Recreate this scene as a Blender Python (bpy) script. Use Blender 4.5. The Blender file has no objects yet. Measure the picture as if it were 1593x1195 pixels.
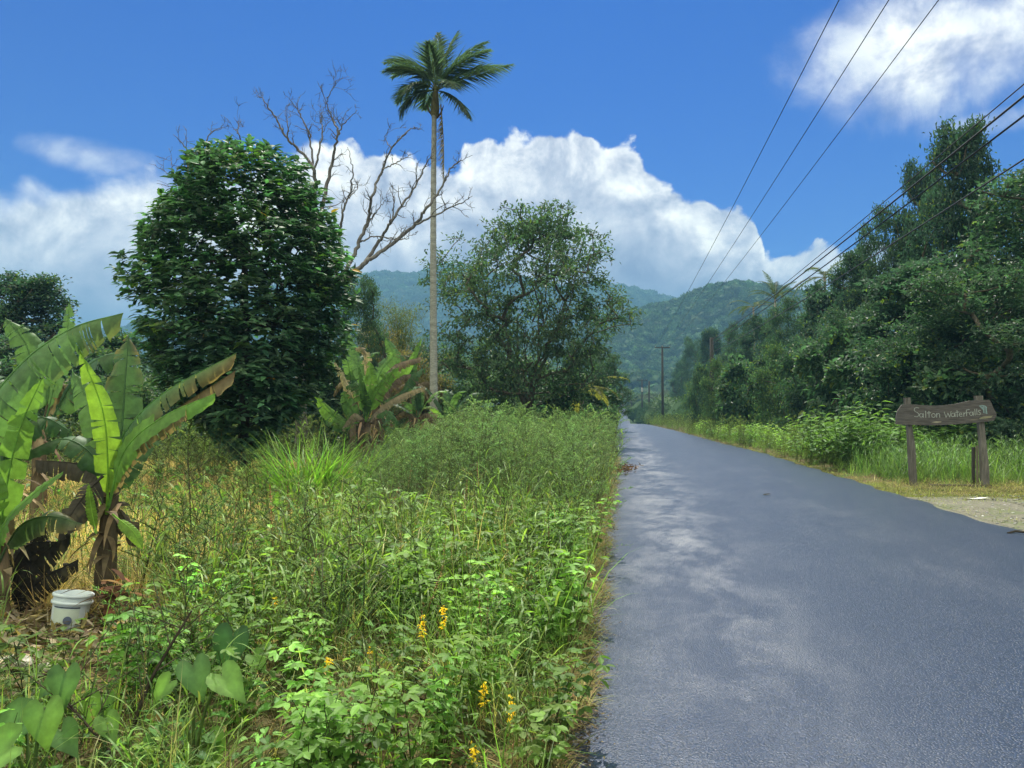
import bpy, math, random
import numpy as np
from mathutils import Vector, Matrix

# ------------------------------------------------------------------ camera
rng = np.random.default_rng(7)
random.seed(7)
SC = bpy.context.scene
COL = SC.collection
F = 1180.0; CX, CY = 796.5, 597.5
YAW = math.atan(178.5/F); PIT = math.atan(42.5/F); CH = 1.6
cam = bpy.data.cameras.new('camera'); camo = bpy.data.objects.new('camera', cam); COL.objects.link(camo)
camo.location = (0, 0, CH); camo.rotation_euler = (math.pi/2 + PIT, 0, YAW)
cam.sensor_width = 36; cam.lens = F/1593*36; cam.clip_start = 0.05; cam.clip_end = 20000
SC.camera = camo

# ------------------------------------------------------------------ light and sky
SUN_EL = math.radians(58); SUN_AZ = math.radians(-7)      # azimuth from +Y towards +X
sd = Vector((math.sin(SUN_AZ)*math.cos(SUN_EL), math.cos(SUN_AZ)*math.cos(SUN_EL), math.sin(SUN_EL)))
sun = bpy.data.lights.new('sun', 'SUN'); sun.energy = 2.9; sun.angle = math.radians(0.5); sun.color = (1, .95, .86)
suno = bpy.data.objects.new('sun', sun); COL.objects.link(suno)
suno.rotation_euler = sd.to_track_quat('Z', 'Y').to_euler()
vs = SC.view_settings
vs.view_transform = 'Standard'; vs.look = 'None'; vs.exposure = 1.15; vs.gamma = 1; vs.use_curve_mapping = False
SC.cycles.max_bounces = 6; SC.cycles.diffuse_bounces = 3; SC.cycles.transmission_bounces = 4
SC.cycles.glossy_bounces = 2; SC.cycles.volume_bounces = 0; SC.cycles.transparent_max_bounces = 4
SC.cycles.use_denoising = True
SC.cycles.sample_clamp_indirect = 6

class X:                                                    # tiny expression builder for node sockets
    def __init__(s, nt, sock): s.nt, s.s = nt, sock
    def op(s, o, *b, clamp=False):
        n = s.nt.nodes.new('ShaderNodeMath'); n.operation = o; n.use_clamp = clamp
        for i, v in enumerate((s,)+b):
            if isinstance(v, X): s.nt.links.new(v.s, n.inputs[i])
            else: n.inputs[i].default_value = v
        return X(s.nt, n.outputs[0])
    def __add__(s, b): return s.op('ADD', b)
    def __radd__(s, b): return s.op('ADD', b)
    def __sub__(s, b): return s.op('SUBTRACT', b)
    def __rsub__(s, b): return (s*-1.0)+b
    def __mul__(s, b): return s.op('MULTIPLY', b)
    def __rmul__(s, b): return s.op('MULTIPLY', b)
    def __truediv__(s, b): return s.op('DIVIDE', b)
    def smooth(s, a, b, c=0., d=1.):
        n = s.nt.nodes.new('ShaderNodeMapRange'); n.interpolation_type = 'SMOOTHSTEP'
        s.nt.links.new(s.s, n.inputs[0])
        for i, v in enumerate((a, b, c, d)):
            if isinstance(v, X): s.nt.links.new(v.s, n.inputs[i+1])
            else: n.inputs[i+1].default_value = v
        return X(s.nt, n.outputs[0])
def mixc(nt, f, a, b):
    n = nt.nodes.new('ShaderNodeMix'); n.data_type = 'RGBA'
    for i, v in ((0, f), (6, a), (7, b)):
        if isinstance(v, X): nt.links.new(v.s, n.inputs[i])
        elif isinstance(v, (int, float)): n.inputs[i].default_value = v
        elif isinstance(v, tuple): n.inputs[i].default_value = (*v[:3], 1)
        else: nt.links.new(v, n.inputs[i])
    return X(nt, n.outputs[2])
def noise(nt, vec, scale, detail=4, rough=.55, dist=0., lac=2.0):
    n = nt.nodes.new('ShaderNodeTexNoise'); n.inputs['Scale'].default_value = scale
    n.inputs['Detail'].default_value = detail; n.inputs['Roughness'].default_value = rough
    n.inputs['Distortion'].default_value = dist; n.inputs['Lacunarity'].default_value = lac
    if vec is not None: nt.links.new(vec.s if isinstance(vec, X) else vec, n.inputs['Vector'])
    return X(nt, n.outputs['Fac'])
def vmath(nt, op, a, b):
    n = nt.nodes.new('ShaderNodeVectorMath'); n.operation = op
    nt.links.new(a.s if isinstance(a, X) else a, n.inputs[0])
    if isinstance(b, tuple): n.inputs[1].default_value = b
    else: nt.links.new(b.s if isinstance(b, X) else b, n.inputs[1])
    return X(nt, n.outputs[0])

def azel(px, py):
    a = math.atan((px-CX)/F)
    return a-YAW, (640-py)/F*math.cos(a)
world = bpy.data.worlds.new("World"); SC.world = world; world.use_nodes = True
world.cycles.sampling_method = 'MANUAL'; world.cycles.sample_map_resolution = 512
nt = world.node_tree; nt.nodes.clear()
wout = nt.nodes.new('ShaderNodeOutputWorld'); bg = nt.nodes.new('ShaderNodeBackground')
nt.links.new(bg.outputs[0], wout.inputs[0]); bg.inputs[1].default_value = 0.08
sky = nt.nodes.new('ShaderNodeTexSky'); sky.sky_type = 'NISHITA'; sky.sun_disc = False
sky.sun_elevation = SUN_EL; sky.sun_rotation = SUN_AZ; sky.air_density = 1.0; sky.dust_density = 0.4; sky.ozone_density = 3.0
tc = nt.nodes.new('ShaderNodeTexCoord'); D = tc.outputs['Generated']
sx = nt.nodes.new('ShaderNodeSeparateXYZ'); nt.links.new(D, sx.inputs[0])
x, y, z = (X(nt, sx.outputs[i]) for i in range(3))
hor = (x*x + y*y).op('SQRT').op('MAXIMUM', .02)
el = z/hor; az = x.op('ARCTAN2', y)
AZ0, AZ1 = -0.95, 0.75
prof = [(-350, 330), (-120, 300), (0, 284), (60, 280), (110, 268), (150, 240), (215, 246), (250, 262), (300, 262), (380, 258), (440, 232), (480, 222), (530, 222), (600, 240), (690, 258),
        (730, 228), (765, 212), (820, 200), (852, 190), (885, 194), (920, 218), (945, 224), (982, 218), (1010, 240), (1032, 268), (1075, 292),
        (1120, 304), (1158, 318), (1180, 335), (1197, 398), (1240, 392), (1290, 380), (1340, 372), (1450, 385), (1600, 370), (1800, 300)]
fc = nt.nodes.new('ShaderNodeFloatCurve'); cv = fc.mapping.curves[0]
pts = [azel(*p) for p in prof]
pts = [((a-AZ0)/(AZ1-AZ0), e) for a, e in pts]
while len(cv.points) < len(pts): cv.points.new(.5, .5)
for p, (a, e) in zip(cv.points, pts): p.location = (a, e); p.handle_type = 'AUTO'
fc.mapping.update()
u = (az-AZ0)*(1/(AZ1-AZ0))
nt.links.new(u.s, fc.inputs['Value']); T = X(nt, fc.outputs[0])
nb = noise(nt, D, 8, 10, .66, .35) - .5
nbig = noise(nt, D, 3.2, 3, .5, .3) - .5
vo = nt.nodes.new('ShaderNodeTexVoronoi'); vo.feature = 'SMOOTH_F1'; vo.inputs['Scale'].default_value = 24; vo.inputs['Smoothness'].default_value = .35
wn = nt.nodes.new('ShaderNodeTexNoise'); wn.inputs['Scale'].default_value = 14; wn.inputs['Detail'].default_value = 3; nt.links.new(D, wn.inputs['Vector'])
wsc = vmath(nt, 'MULTIPLY', wn.outputs['Color'], (.06, .06, .06))
nt.links.new(vmath(nt, 'ADD', D, wsc).s, vo.inputs['Vector'])
bil = X(nt, vo.outputs['Distance'])
dd = T - el + nb*.075 - bil*.040 + .018
right = az.smooth(-.05, .1)
wisp = az.smooth(-.52, -.36)                                # 0 on the far left: softer, wispier edge
soft = .009 + (1-wisp)*.03
alpha1 = dd.smooth(0., soft)
# grey holes and thin places low in the bank
# second cloud, upper right
a2, e2 = azel(1545, 30)
uu = (az-a2)*(1/.215) ; vv = (el-e2 - (az-a2)*.06)*(1/.105)
n2 = noise(nt, D, 5.5, 9, .62, .5) - .5
d2 = 1 - (uu*uu+vv*vv) + n2*3.0
alpha2 = d2.smooth(-.25, 1.35)*.95
a3, e3 = azel(1570, 180)
d3 = 1 - ((az-a3)*(1/.075)).op('POWER', 2.) - ((el-e3)*(1/.022)).op('POWER', 2.) + n2*3.5
alpha3 = d3.smooth(0., 1.6)*.7
a4, e4 = azel(130, 238)
d4 = 1 - ((az-a4)*(1/.085)).op('POWER', 2.) - ((el-e4)*(1/.026)).op('POWER', 2.) + n2*3.
alpha4 = d4.smooth(.2, 2.)*.75
# unseen broken cloud overhead and behind, widened for fill light
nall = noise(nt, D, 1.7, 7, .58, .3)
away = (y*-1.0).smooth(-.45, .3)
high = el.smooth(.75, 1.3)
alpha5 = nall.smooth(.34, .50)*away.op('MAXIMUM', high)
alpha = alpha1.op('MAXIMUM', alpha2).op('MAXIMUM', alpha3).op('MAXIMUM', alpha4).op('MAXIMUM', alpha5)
# cloud tone: sun-lit relief from a shifted copy of the same noise
Ds = vmath(nt, 'ADD', D, (-.010, 0.0, -.022))
nr1 = noise(nt, D, 11, 6, .6, .25); nr2 = noise(nt, Ds, 11, 6, .6, .25)
relief = (nr2-nr1)*1.7
lowgrey = dd.smooth(.0, .15)
patch = noise(nt, D, 5.0, 4, .5, .4).smooth(.38, .64)
core = lowgrey*(.35+patch*.65)
tone = .93 - core*.30 + relief*(1-lowgrey*.6) + (nbig*.14)
tone = tone.op('MINIMUM', 1.08).op('MAXIMUM', .5)
horz = el.smooth(.24, .06)
tone = tone*(1-horz*.26)
tone = tone*(1+away.op('MAXIMUM', high)*.55)               # unseen clouds behind and overhead brightened as added fill for the foliage
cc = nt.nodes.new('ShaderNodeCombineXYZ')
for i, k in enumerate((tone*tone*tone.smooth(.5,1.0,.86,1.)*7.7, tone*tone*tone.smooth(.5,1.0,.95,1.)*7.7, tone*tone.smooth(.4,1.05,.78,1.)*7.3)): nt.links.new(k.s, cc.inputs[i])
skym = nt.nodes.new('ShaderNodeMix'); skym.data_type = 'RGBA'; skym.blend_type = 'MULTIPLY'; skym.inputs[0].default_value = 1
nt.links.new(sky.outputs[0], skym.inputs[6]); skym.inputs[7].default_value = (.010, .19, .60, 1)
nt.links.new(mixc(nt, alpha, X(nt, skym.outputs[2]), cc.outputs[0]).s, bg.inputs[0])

# ------------------------------------------------------------------ helpers
def ray(px, py):
    u = (px-CX)/F; v = -(py-CY)/F
    x, y, z = u, math.cos(PIT)-v*math.sin(PIT), math.sin(PIT)+v*math.cos(PIT)
    c, s = math.cos(YAW), math.sin(YAW)
    return np.array([x*c-y*s, x*s+y*c, z])
def at(px, py, d):                                          # the point seen at a photo pixel, d metres away
    return np.array([0, 0, CH]) + ray(px, py)*d
def nrm(a): return a/np.maximum(np.linalg.norm(a, axis=-1, keepdims=True), 1e-9)

class MB:
    """collects vertices, triangles and quads with one colour per vertex and one material slot per face"""
    def __init__(s): s.V=[]; s.C=[]; s.T=[]; s.TM=[]; s.Q=[]; s.QM=[]; s.n=0
    def add(s, v, c, t=None, q=None, m=0):
        v = np.asarray(v, np.float32).reshape(-1, 3); k = len(v)
        c = np.broadcast_to(np.asarray(c, np.float32), (k, 3)) if np.ndim(c) == 1 else np.asarray(c, np.float32).reshape(-1, 3)
        s.V.append(v); s.C.append(c)
        if t is not None and len(t):
            t = np.asarray(t, np.int32).reshape(-1, 3); s.T.append(t+s.n); s.TM.append(np.broadcast_to(np.asarray(m, np.int32), (len(t),)))
        if q is not None and len(q):
            q = np.asarray(q, np.int32).reshape(-1, 4); s.Q.append(q+s.n); s.QM.append(np.broadcast_to(np.asarray(m, np.int32), (len(q),)))
        s.n += k
    def arrays(s):
        cat = lambda L, w, d: np.concatenate(L) if L else np.zeros((0, w) if w else (0,), d)
        return (cat(s.V,3,np.float32), cat(s.C,3,np.float32), cat(s.T,3,np.int32), cat(s.TM,0,np.int32), cat(s.Q,4,np.int32), cat(s.QM,0,np.int32))
    def mesh(s, name, mats, smooth=False):
        v, c, t, tm, q, qm = s.arrays()
        me = bpy.data.meshes.new(name)
        me.vertices.add(len(v)); me.vertices.foreach_set('co', v.ravel())
        nl = len(t)*3+len(q)*4; me.loops.add(nl)
        me.loops.foreach_set('vertex_index', np.concatenate([t.ravel(), q.ravel()]))
        nf = len(t)+len(q); me.polygons.add(nf)
        ls = np.concatenate([np.arange(len(t))*3, len(t)*3+np.arange(len(q))*4]).astype(np.int32)
        me.polygons.foreach_set('loop_start', ls)
        me.polygons.foreach_set('material_index', np.concatenate([tm, qm]).astype(np.int32))
        me.polygons.foreach_set('use_smooth', np.full(nf, smooth))
        at_ = me.color_attributes.new('tint', 'FLOAT_COLOR', 'POINT')
        at_.data.foreach_set('color', np.concatenate([c, np.ones((len(c), 1), np.float32)], 1).ravel())
        for m in mats: me.materials.append(m)
        me.update(calc_edges=True); me.validate()
        return me
    def build(s, name, mats, parent=None, smooth=False, loc=None):
        o = bpy.data.objects.new(name, s.mesh(name, mats if isinstance(mats, (list, tuple)) else [mats], smooth)); COL.objects.link(o)
        if parent is not None: o.parent = parent
        if loc is not None: o.location = loc
        return o
    def scatter(s, proto, P, rz, sc, tint=None, tilt=None):
        v, c, t, tm, q, qm = proto; N = len(P)
        if N == 0: return
        rz = np.asarray(rz); sc = np.broadcast_to(np.asarray(sc, np.float32), (N,))
        ca, sa = np.cos(rz), np.sin(rz)
        X_ = v[None,:,0]*ca[:,None]-v[None,:,1]*sa[:,None]; Y_ = v[None,:,0]*sa[:,None]+v[None,:,1]*ca[:,None]
        Z_ = np.broadcast_to(v[None,:,2], X_.shape)
        if tilt is not None: X_ = X_+Z_*tilt[:,:1]; Y_ = Y_+Z_*tilt[:,1:2]
        W = np.stack([X_, Y_, Z_], -1)*sc[:,None,None]+np.asarray(P)[:,None,:]
        Cc = np.broadcast_to(c[None], W.shape)
        if tint is not None: Cc = Cc*np.asarray(tint)[:,None,:]
        k = len(v); off = (np.arange(N)*k)[:,None,None]
        s.V.append(W.reshape(-1,3).astype(np.float32)); s.C.append(Cc.reshape(-1,3).astype(np.float32))
        if len(t): s.T.append((t[None]+off+s.n).reshape(-1,3).astype(np.int32)); s.TM.append(np.tile(tm, N))
        if len(q): s.Q.append((q[None]+off+s.n).reshape(-1,4).astype(np.int32)); s.QM.append(np.tile(qm, N))
        s.n += k*N

def tag(o, label=None, cat=None, group=None, kind=None):
    if label: o['label'] = label
    if cat: o['category'] = cat
    if group: o['group'] = group
    if kind: o['kind'] = kind
    return o
def empty(name, loc=(0,0,0), rz=0):
    o = bpy.data.objects.new(name, None); o.empty_display_size = .2; COL.objects.link(o)
    o.location = loc; o.rotation_euler = (0, 0, rz); return o
def copy_tree(o, parent=None):
    c = o.copy(); COL.objects.link(c)
    if parent is not None: c.parent = parent
    for ch in list(o.children): copy_tree(ch, c)
    return c

def rv(n, s=1.): return rng.normal(0, s, (n, 3))
def jit(col, n, a=.18, hue=.08):
    k = np.exp(rng.normal(0, a, (n, 1))); h = np.exp(rng.normal(0, hue, (n, 3)))
    return np.asarray(col)*k*h
def leaves(mb, P, Dr, Up, L, W, col, kind='quad', m=0, droop=.15, fold=.18):
    P = np.asarray(P, float); N = len(P)
    if N == 0: return
    L = np.broadcast_to(np.asarray(L, float), (N,))[:, None]; W = np.broadcast_to(np.asarray(W, float), (N,))[:, None]
    Dr = nrm(Dr); S = nrm(np.cross(Dr, Up)); U = nrm(np.cross(S, Dr))
    col = np.broadcast_to(np.asarray(col, float), (N, 3))
    if kind == 'quad':
        V = np.stack([P, P+Dr*L*.45+S*W*.5+U*W*fold, P+Dr*L-U*L*droop, P+Dr*L*.45-S*W*.5+U*W*fold], 1)
        q = np.arange(N)[:,None]*4+np.array([0,1,2,3]); mb.add(V.reshape(-1,3), np.repeat(col,4,0), q=q, m=m)
    else:
        w1, w2 = (.46, .40) if kind == 'leaf' else (.5, .2)
        f1, f2 = (.3, .68) if kind == 'leaf' else (.18, .6)
        z1, z2 = -droop*f1**2, -droop*f2**2
        V = np.stack([P, P+Dr*L*f1+S*W*w1+U*(W*fold+L*z1), P+Dr*L*f1+U*L*z1, P+Dr*L*f1-S*W*w1+U*(W*fold+L*z1),
                      P+Dr*L*f2+S*W*w2+U*(W*fold*.8+L*z2), P+Dr*L*f2+U*L*z2, P+Dr*L*f2-S*W*w2+U*(W*fold*.8+L*z2), P+Dr*L-U*L*droop], 1)
        b = np.arange(N)[:,None,None]*8
        t = b+np.array([[0,2,1],[0,3,2],[4,5,7],[5,6,7]]); q = b+np.array([[1,2,5,4],[2,3,6,5]])
        mb.add(V.reshape(-1,3), np.repeat(col,8,0), t=t.reshape(-1,3), q=q.reshape(-1,4), m=m)
def blades(mb, P, az_, L, W, lean, bend, col, nseg=4, m=0, tipcol=None):
    P = np.asarray(P, float); N = len(P)
    az_, L, W, lean, bend = (np.broadcast_to(np.asarray(a, float), (N,)) for a in (az_, L, W, lean, bend))
    hd = np.stack([np.cos(az_), np.sin(az_), 0*az_], -1); sdv = np.stack([-np.sin(az_), np.cos(az_), 0*az_], -1)
    pos = P.copy(); rows = []
    col = np.broadcast_to(np.asarray(col, float), (N, 3)); cs = []
    for k in range(nseg+1):
        f = k/nseg; w = W*(1-f**1.6)*(.55+.9*min(f*3, 1)*.5)
        rows.append(np.stack([pos+sdv*w[:,None]*.5, pos-sdv*w[:,None]*.5], 1))
        cs.append(col if tipcol is None else col*(1-f**2)+np.asarray(tipcol)*f**2)
        th = lean+bend*(k+.5)/nseg
        pos = pos+(hd*np.sin(th)[:,None]+np.array([0,0,1])*np.cos(th)[:,None])*(L/nseg)[:,None]
    V = np.stack(rows, 1); Cc = np.repeat(np.stack(cs, 1)[:,:,None,:], 2, 2)
    b = np.arange(N)[:,None,None]*(2*(nseg+1)); k = np.arange(nseg)[None,:,None]*2
    mb.add(V.reshape(-1,3), Cc.reshape(-1,3), q=(b+k+np.array([0,1,3,2])).reshape(-1,4), m=m)
def tube(mb, pts, r, col, sides=6, m=0, cap=True):
    p = np.asarray(pts, float); n = len(p); r = np.broadcast_to(np.asarray(r, float), (n,))
    t = np.gradient(p, axis=0); t = nrm(t)
    ref = np.array([1., 0, 0]) if abs(t[:,2]).mean() > .6 else np.array([0, 0, 1.])
    a = nrm(np.cross(t, ref)); b = np.cross(t, a)
    th = np.arange(sides)/sides*2*math.pi
    V = p[:,None]+(a[:,None]*np.cos(th)[None,:,None]+b[:,None]*np.sin(th)[None,:,None])*r[:,None,None]
    i = np.arange(n-1)[:,None]*sides; j = np.arange(sides)[None]
    q = np.stack([i+j, i+(j+1)%sides, i+sides+(j+1)%sides, i+sides+j], -1).reshape(-1,4)
    tr = []
    if cap:
        tr = [[0, k+1, k] for k in range(1, sides-1)]+[[(n-1)*sides, (n-1)*sides+k, (n-1)*sides+k+1] for k in range(1, sides-1)]
    c = col if np.ndim(col) == 1 else np.repeat(np.asarray(col), sides, 0)
    mb.add(V.reshape(-1,3), c, t=tr, q=q, m=m)
def spline(P, n):
    P = np.asarray(P, float); k = len(P)
    if k < 3: return P[0]+(P[-1]-P[0])*np.linspace(0,1,n)[:,None]
    Q = np.vstack([2*P[0]-P[1], P, 2*P[-1]-P[-2]]); out = []
    for s_ in np.linspace(0, k-1-1e-6, n):
        i = int(s_); f = s_-i; a, b, c, d = Q[i:i+4]
        out.append(.5*((2*b)+(-a+c)*f+(2*a-5*b+4*c-d)*f*f+(-a+3*b-3*c+d)*f**3))
    return np.array(out)
def box(mb, c, s, col, m=0, R=None, taper=0.):
    c = np.asarray(c, float); h = np.asarray(s, float)/2
    v = np.array([[a*(1-taper*(cz>0)), b*(1-taper*(cz>0)), cz] for cz in (-1,1) for b in (-1,1) for a in (-1,1)], float)*h
    if R is not None: v = v@np.asarray(R).T
    mb.add(v+c, col, q=[[0,2,3,1],[4,5,7,6],[0,1,5,4],[2,6,7,3],[0,4,6,2],[1,3,7,5]], m=m)

# ------------------------------------------------------------------ materials
def new_mat(name):
    m = bpy.data.materials.new(name); m.use_nodes = True; t = m.node_tree; t.nodes.clear()
    o = t.nodes.new('ShaderNodeOutputMaterial'); return m, t, o
def foliage(name, transl=.35, rough=.45, spec=.35, tt=(1.7, 1.75, .75)):
    m, t, o = new_mat(name)
    a = t.nodes.new('ShaderNodeAttribute'); a.attribute_name = 'tint'
    tcn = t.nodes.new('ShaderNodeTexCoord')
    n = noise(t, tcn.outputs['Object'], 14, 3, .6)
    hs = t.nodes.new('ShaderNodeHueSaturation'); t.links.new(a.outputs['Color'], hs.inputs['Color'])
    t.links.new(n.smooth(.2, .8, .72, 1.28).s, hs.inputs['Value'])
    p = t.nodes.new('ShaderNodeBsdfPrincipled'); p.inputs['Roughness'].default_value = rough
    p.inputs['Specular IOR Level'].default_value = spec
    t.links.new(hs.outputs[0], p.inputs['Base Color'])
    tr = t.nodes.new('ShaderNodeBsdfTranslucent')
    mm = t.nodes.new('ShaderNodeMix'); mm.data_type = 'RGBA'; mm.blend_type = 'MULTIPLY'; mm.inputs[0].default_value = 1
    t.links.new(hs.outputs[0], mm.inputs[6]); mm.inputs[7].default_value = (*tt, 1)
    t.links.new(mm.outputs[2], tr.inputs[0])
    mx = t.nodes.new('ShaderNodeMixShader'); mx.inputs[0].default_value = transl
    t.links.new(p.outputs[0], mx.inputs[1]); t.links.new(tr.outputs[0], mx.inputs[2])
    t.links.new(mx.outputs[0], o.inputs[0]); return m
def matte(name, rough=.8, nscale=20, var=.35, bump=.3, spec=.3, stretch=(1,1,1), bscale=None):
    m, t, o = new_mat(name)
    a = t.nodes.new('ShaderNodeAttribute'); a.attribute_name = 'tint'
    tcn = t.nodes.new('ShaderNodeTexCoord')
    mp = vmath(t, 'MULTIPLY', tcn.outputs['Object'], stretch)
    n = noise(t, mp, nscale, 6, .65)
    hs = t.nodes.new('ShaderNodeHueSaturation'); t.links.new(a.outputs['Color'], hs.inputs['Color'])
    t.links.new(n.smooth(.25, .75, 1-var, 1+var).s, hs.inputs['Value'])
    p = t.nodes.new('ShaderNodeBsdfPrincipled'); p.inputs['Roughness'].default_value = rough
    p.inputs['Specular IOR Level'].default_value = spec
    t.links.new(hs.outputs[0], p.inputs['Base Color'])
    b = t.nodes.new('ShaderNodeBump'); b.inputs['Strength'].default_value = bump; b.inputs['Distance'].default_value = .02
    t.links.new(n.s if bscale is None else noise(t, mp, bscale, 5, .6).s, b.inputs['Height']); t.links.new(b.outputs[0], p.inputs['Normal'])
    t.links.new(p.outputs[0], o.inputs[0]); return m
M_leaf = foliage('leaf', .42, .55, .25)
M_gloss = foliage('glossy_leaf', .34, .52, .3, (1.2, 1.75, .9))
M_tree = foliage('tree_leaf', .42, .5, .3, (1.2, 1.6, .95))
M_far = foliage('far_foliage', .2, .8, .1)
M_ban = foliage('banana_leaf', .40, .5, .35)
M_grass = foliage('grass_blade', .4, .5, .3)
M_dry = foliage('dry_leaf', .25, .8, .15)
M_bark = matte('bark', .9, 14, .45, .6, .15, (1,1,.35))
M_palmbark = matte('palm_bark', .9, 9, .3, .5, .15, (1,1,4))
M_wood = matte('weathered_wood', .85, 30, .4, .5, .2, (.12,1,1))
M_post = matte('post_wood', .85, 30, .45, .6, .2, (1,1,.1))
M_pole = matte('pole_wood', .85, 30, .3, .4, .2, (1,1,.1))
M_cable = matte('cable', .5, 5, .1, 0, .4)
M_plastic = matte('plastic', .4, 6, .06, .05, .5)
M_paint = matte('paint', .7, 90, .25, .1, .2)
M_metal = matte('rusty_metal', .75, 18, .5, .4, .3)

# ------------------------------------------------------------------ terrain and road
def interp(x_, xs, ys): return np.interp(x_, xs, ys)
def road_shift(Y): return interp(Y, [-40, 30, 39, 64, 96, 130, 200, 400, 700], [0, 0, -.45, -1.15, -2.6, -3.5, -4.3, -4.4, -4.4])
def road_z(Y):
    return interp(Y, [-400, 60, 85, 98, 112, 128, 150, 175, 205, 240, 300, 360, 400, 430, 470, 900], [0, 0, .0, -.05, -.35, -1.1, -2.2, -2.3, -1.0, .3, 2.1, 3.9, 4.9, 5.0, 4.2, 4.2])
RX0, RX1 = -.31, 5.12
def vnoise(x_, y_, s, seed=0):                               # cheap smooth value noise
    x_ = np.asarray(x_, float)/s+seed*17.3; y_ = np.asarray(y_, float)/s+seed*9.1
    return (np.sin(x_*1.7+1.3*np.sin(y_*1.1+seed))+np.sin(y_*1.9+1.7*np.sin(x_*.9+2.1*seed))+np.sin((x_+y_)*1.3+seed))/3
RID = [ (470, 75, 9, [(-900,590),(0,592),(400,588),(700,580),(900,577),(960,579),(1060,577),(1200,575),(1593,570),(2600,575)]),
        (640, 120, 8, [(-900,560),(0,560),(400,545),(800,522),(900,512),(940,503),(1000,485),(1060,468),(1100,451),(1150,444),(1200,448),(1300,470),(1593,500),(2600,520)]),
        (1350, 270, 9, [(-900,500),(0,548),(120,530),(190,512),(300,480),(400,462),(500,440),(600,424),(660,428),(760,434),(860,444),(950,452),(1000,462),(1060,478),(1200,540),(1593,560),(2600,560)])]
def terrain(Xp, Yp):
    Xp = np.asarray(Xp, float); Yp = np.asarray(Yp, float)
    r = np.hypot(Xp, Yp)+1e-6; a = np.arctan2(Xp, Yp)+YAW
    ac = np.clip(a, -1.15, 1.15); px = CX+F*np.tan(ac)
    zr = road_z(Yp)
    base = np.where(Yp > 0, zr, 0)
    d = np.abs(Xp-(2.4+road_shift(Yp)))
    und = vnoise(Xp, Yp, 60, 1)*2.2*np.clip((d-25)/60, 0, 1)
    near = vnoise(Xp, Yp, 1.3, 3)*.03*np.clip((d-3.2)/1.5, 0, 1)
    far = np.clip((r-130)/200, 0, 1)
    zz = base*(1-np.clip((d-40)/120, 0, 1))+und+near
    best = zz
    front = np.clip((Yp/r+.1)*4, 0, 1)
    for D_, w, tr_h, pr in RID:
        top = np.interp(px, [p[0] for p in pr], [p[1] for p in pr])
        H = (640-top)/F*r*np.cos(ac)+CH-tr_h*.8 if False else (640-top)/F*D_*np.cos(ac)+CH-tr_h*.8
        H = H+vnoise(Xp, Yp, 90, D_)*.06*H+vnoise(Xp, Yp, 35, D_+1)*.025*H
        g = np.exp(-((r-D_)/w)**2)
        g = np.where(r > D_, np.maximum(g, np.exp(-((r-D_)/(w*2.5))**2)), g)
        best = np.maximum(best, zz*(1-g)+np.maximum(H, 0)*g*front)
    keep = np.clip((d-9)/25, 0, 1)                              # the road corridor stays open up to its crest
    return np.where((Yp > 0) & (Yp < 425), best*keep+base*(1-keep), best)
azs = np.concatenate([np.radians(np.arange(-180, -60, 4)), np.radians(np.arange(-60, 50, .4)), np.radians(np.arange(50, 181, 4))])
rs = np.concatenate([np.linspace(0, 20, 34)[1:], np.geomspace(20.5, 3400, 260)])
A, R = np.meshgrid(azs, rs); Xg, Yg = R*np.sin(A), R*np.cos(A)
Zg = terrain(Xg, Yg)
dr = np.abs(Xg-(2.405+road_shift(Yg)))
Zg = Zg-.05*np.clip((3.4-dr)/.6, 0, 1)*(Yg > -60)*(Yg < 700)-.012*(dr < 3.4)
mb = MB(); nR, nA = Xg.shape
V = np.stack([Xg, Yg, Zg], -1).reshape(-1, 3); V = np.vstack([V, [[0, 0, -.06]]])
i = np.arange(nR-1)[:,None]*nA; j = np.arange(nA-1)[None]
q = np.stack([i+j, i+nA+j, i+nA+j+1, i+j+1], -1).reshape(-1, 4)
tt = np.stack([np.full(nA-1, len(V)-1), np.arange(nA-1), np.arange(nA-1)+1], -1)
mb.add(V, (.1, .1, .05), t=tt, q=q)
m, t, o = new_mat('ground'); tcn = t.nodes.new('ShaderNodeTexCoord'); P_ = tcn.outputs['Object']
p = t.nodes.new('ShaderNodeBsdfPrincipled'); p.inputs['Roughness'].default_value = .95; p.inputs['Specular IOR Level'].default_value = .1
n1 = noise(t, P_, 1.3, 6, .65); n2_ = noise(t, P_, 22, 6, .7); n3 = noise(t, P_, .05, 5, .6)
c1 = mixc(t, n2_.smooth(.35, .68), (.045, .032, .018), (.19, .145, .075))
c2 = mixc(t, n1.smooth(.42, .6), c1, (.055, .075, .022))
sxx = t.nodes.new('ShaderNodeSeparateXYZ'); t.links.new(P_, sxx.inputs[0])
yy = X(t, sxx.outputs[1])
c3 = mixc(t, n3.smooth(.35, .65), (.025, .048, .018), (.045, .075, .025))
t.links.new(mixc(t, yy.smooth(60, 140), c2, c3).s, p.inputs['Base Color'])
b = t.nodes.new('ShaderNodeBump'); b.inputs['Distance'].default_value = .04; b.inputs['Strength'].default_value = .6
t.links.new(n2_.s, b.inputs['Height']); t.links.new(b.outputs[0], p.inputs['Normal']); t.links.new(p.outputs[0], o.inputs[0])
tag(mb.build('ground', m, smooth=True), kind='structure')

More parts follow.
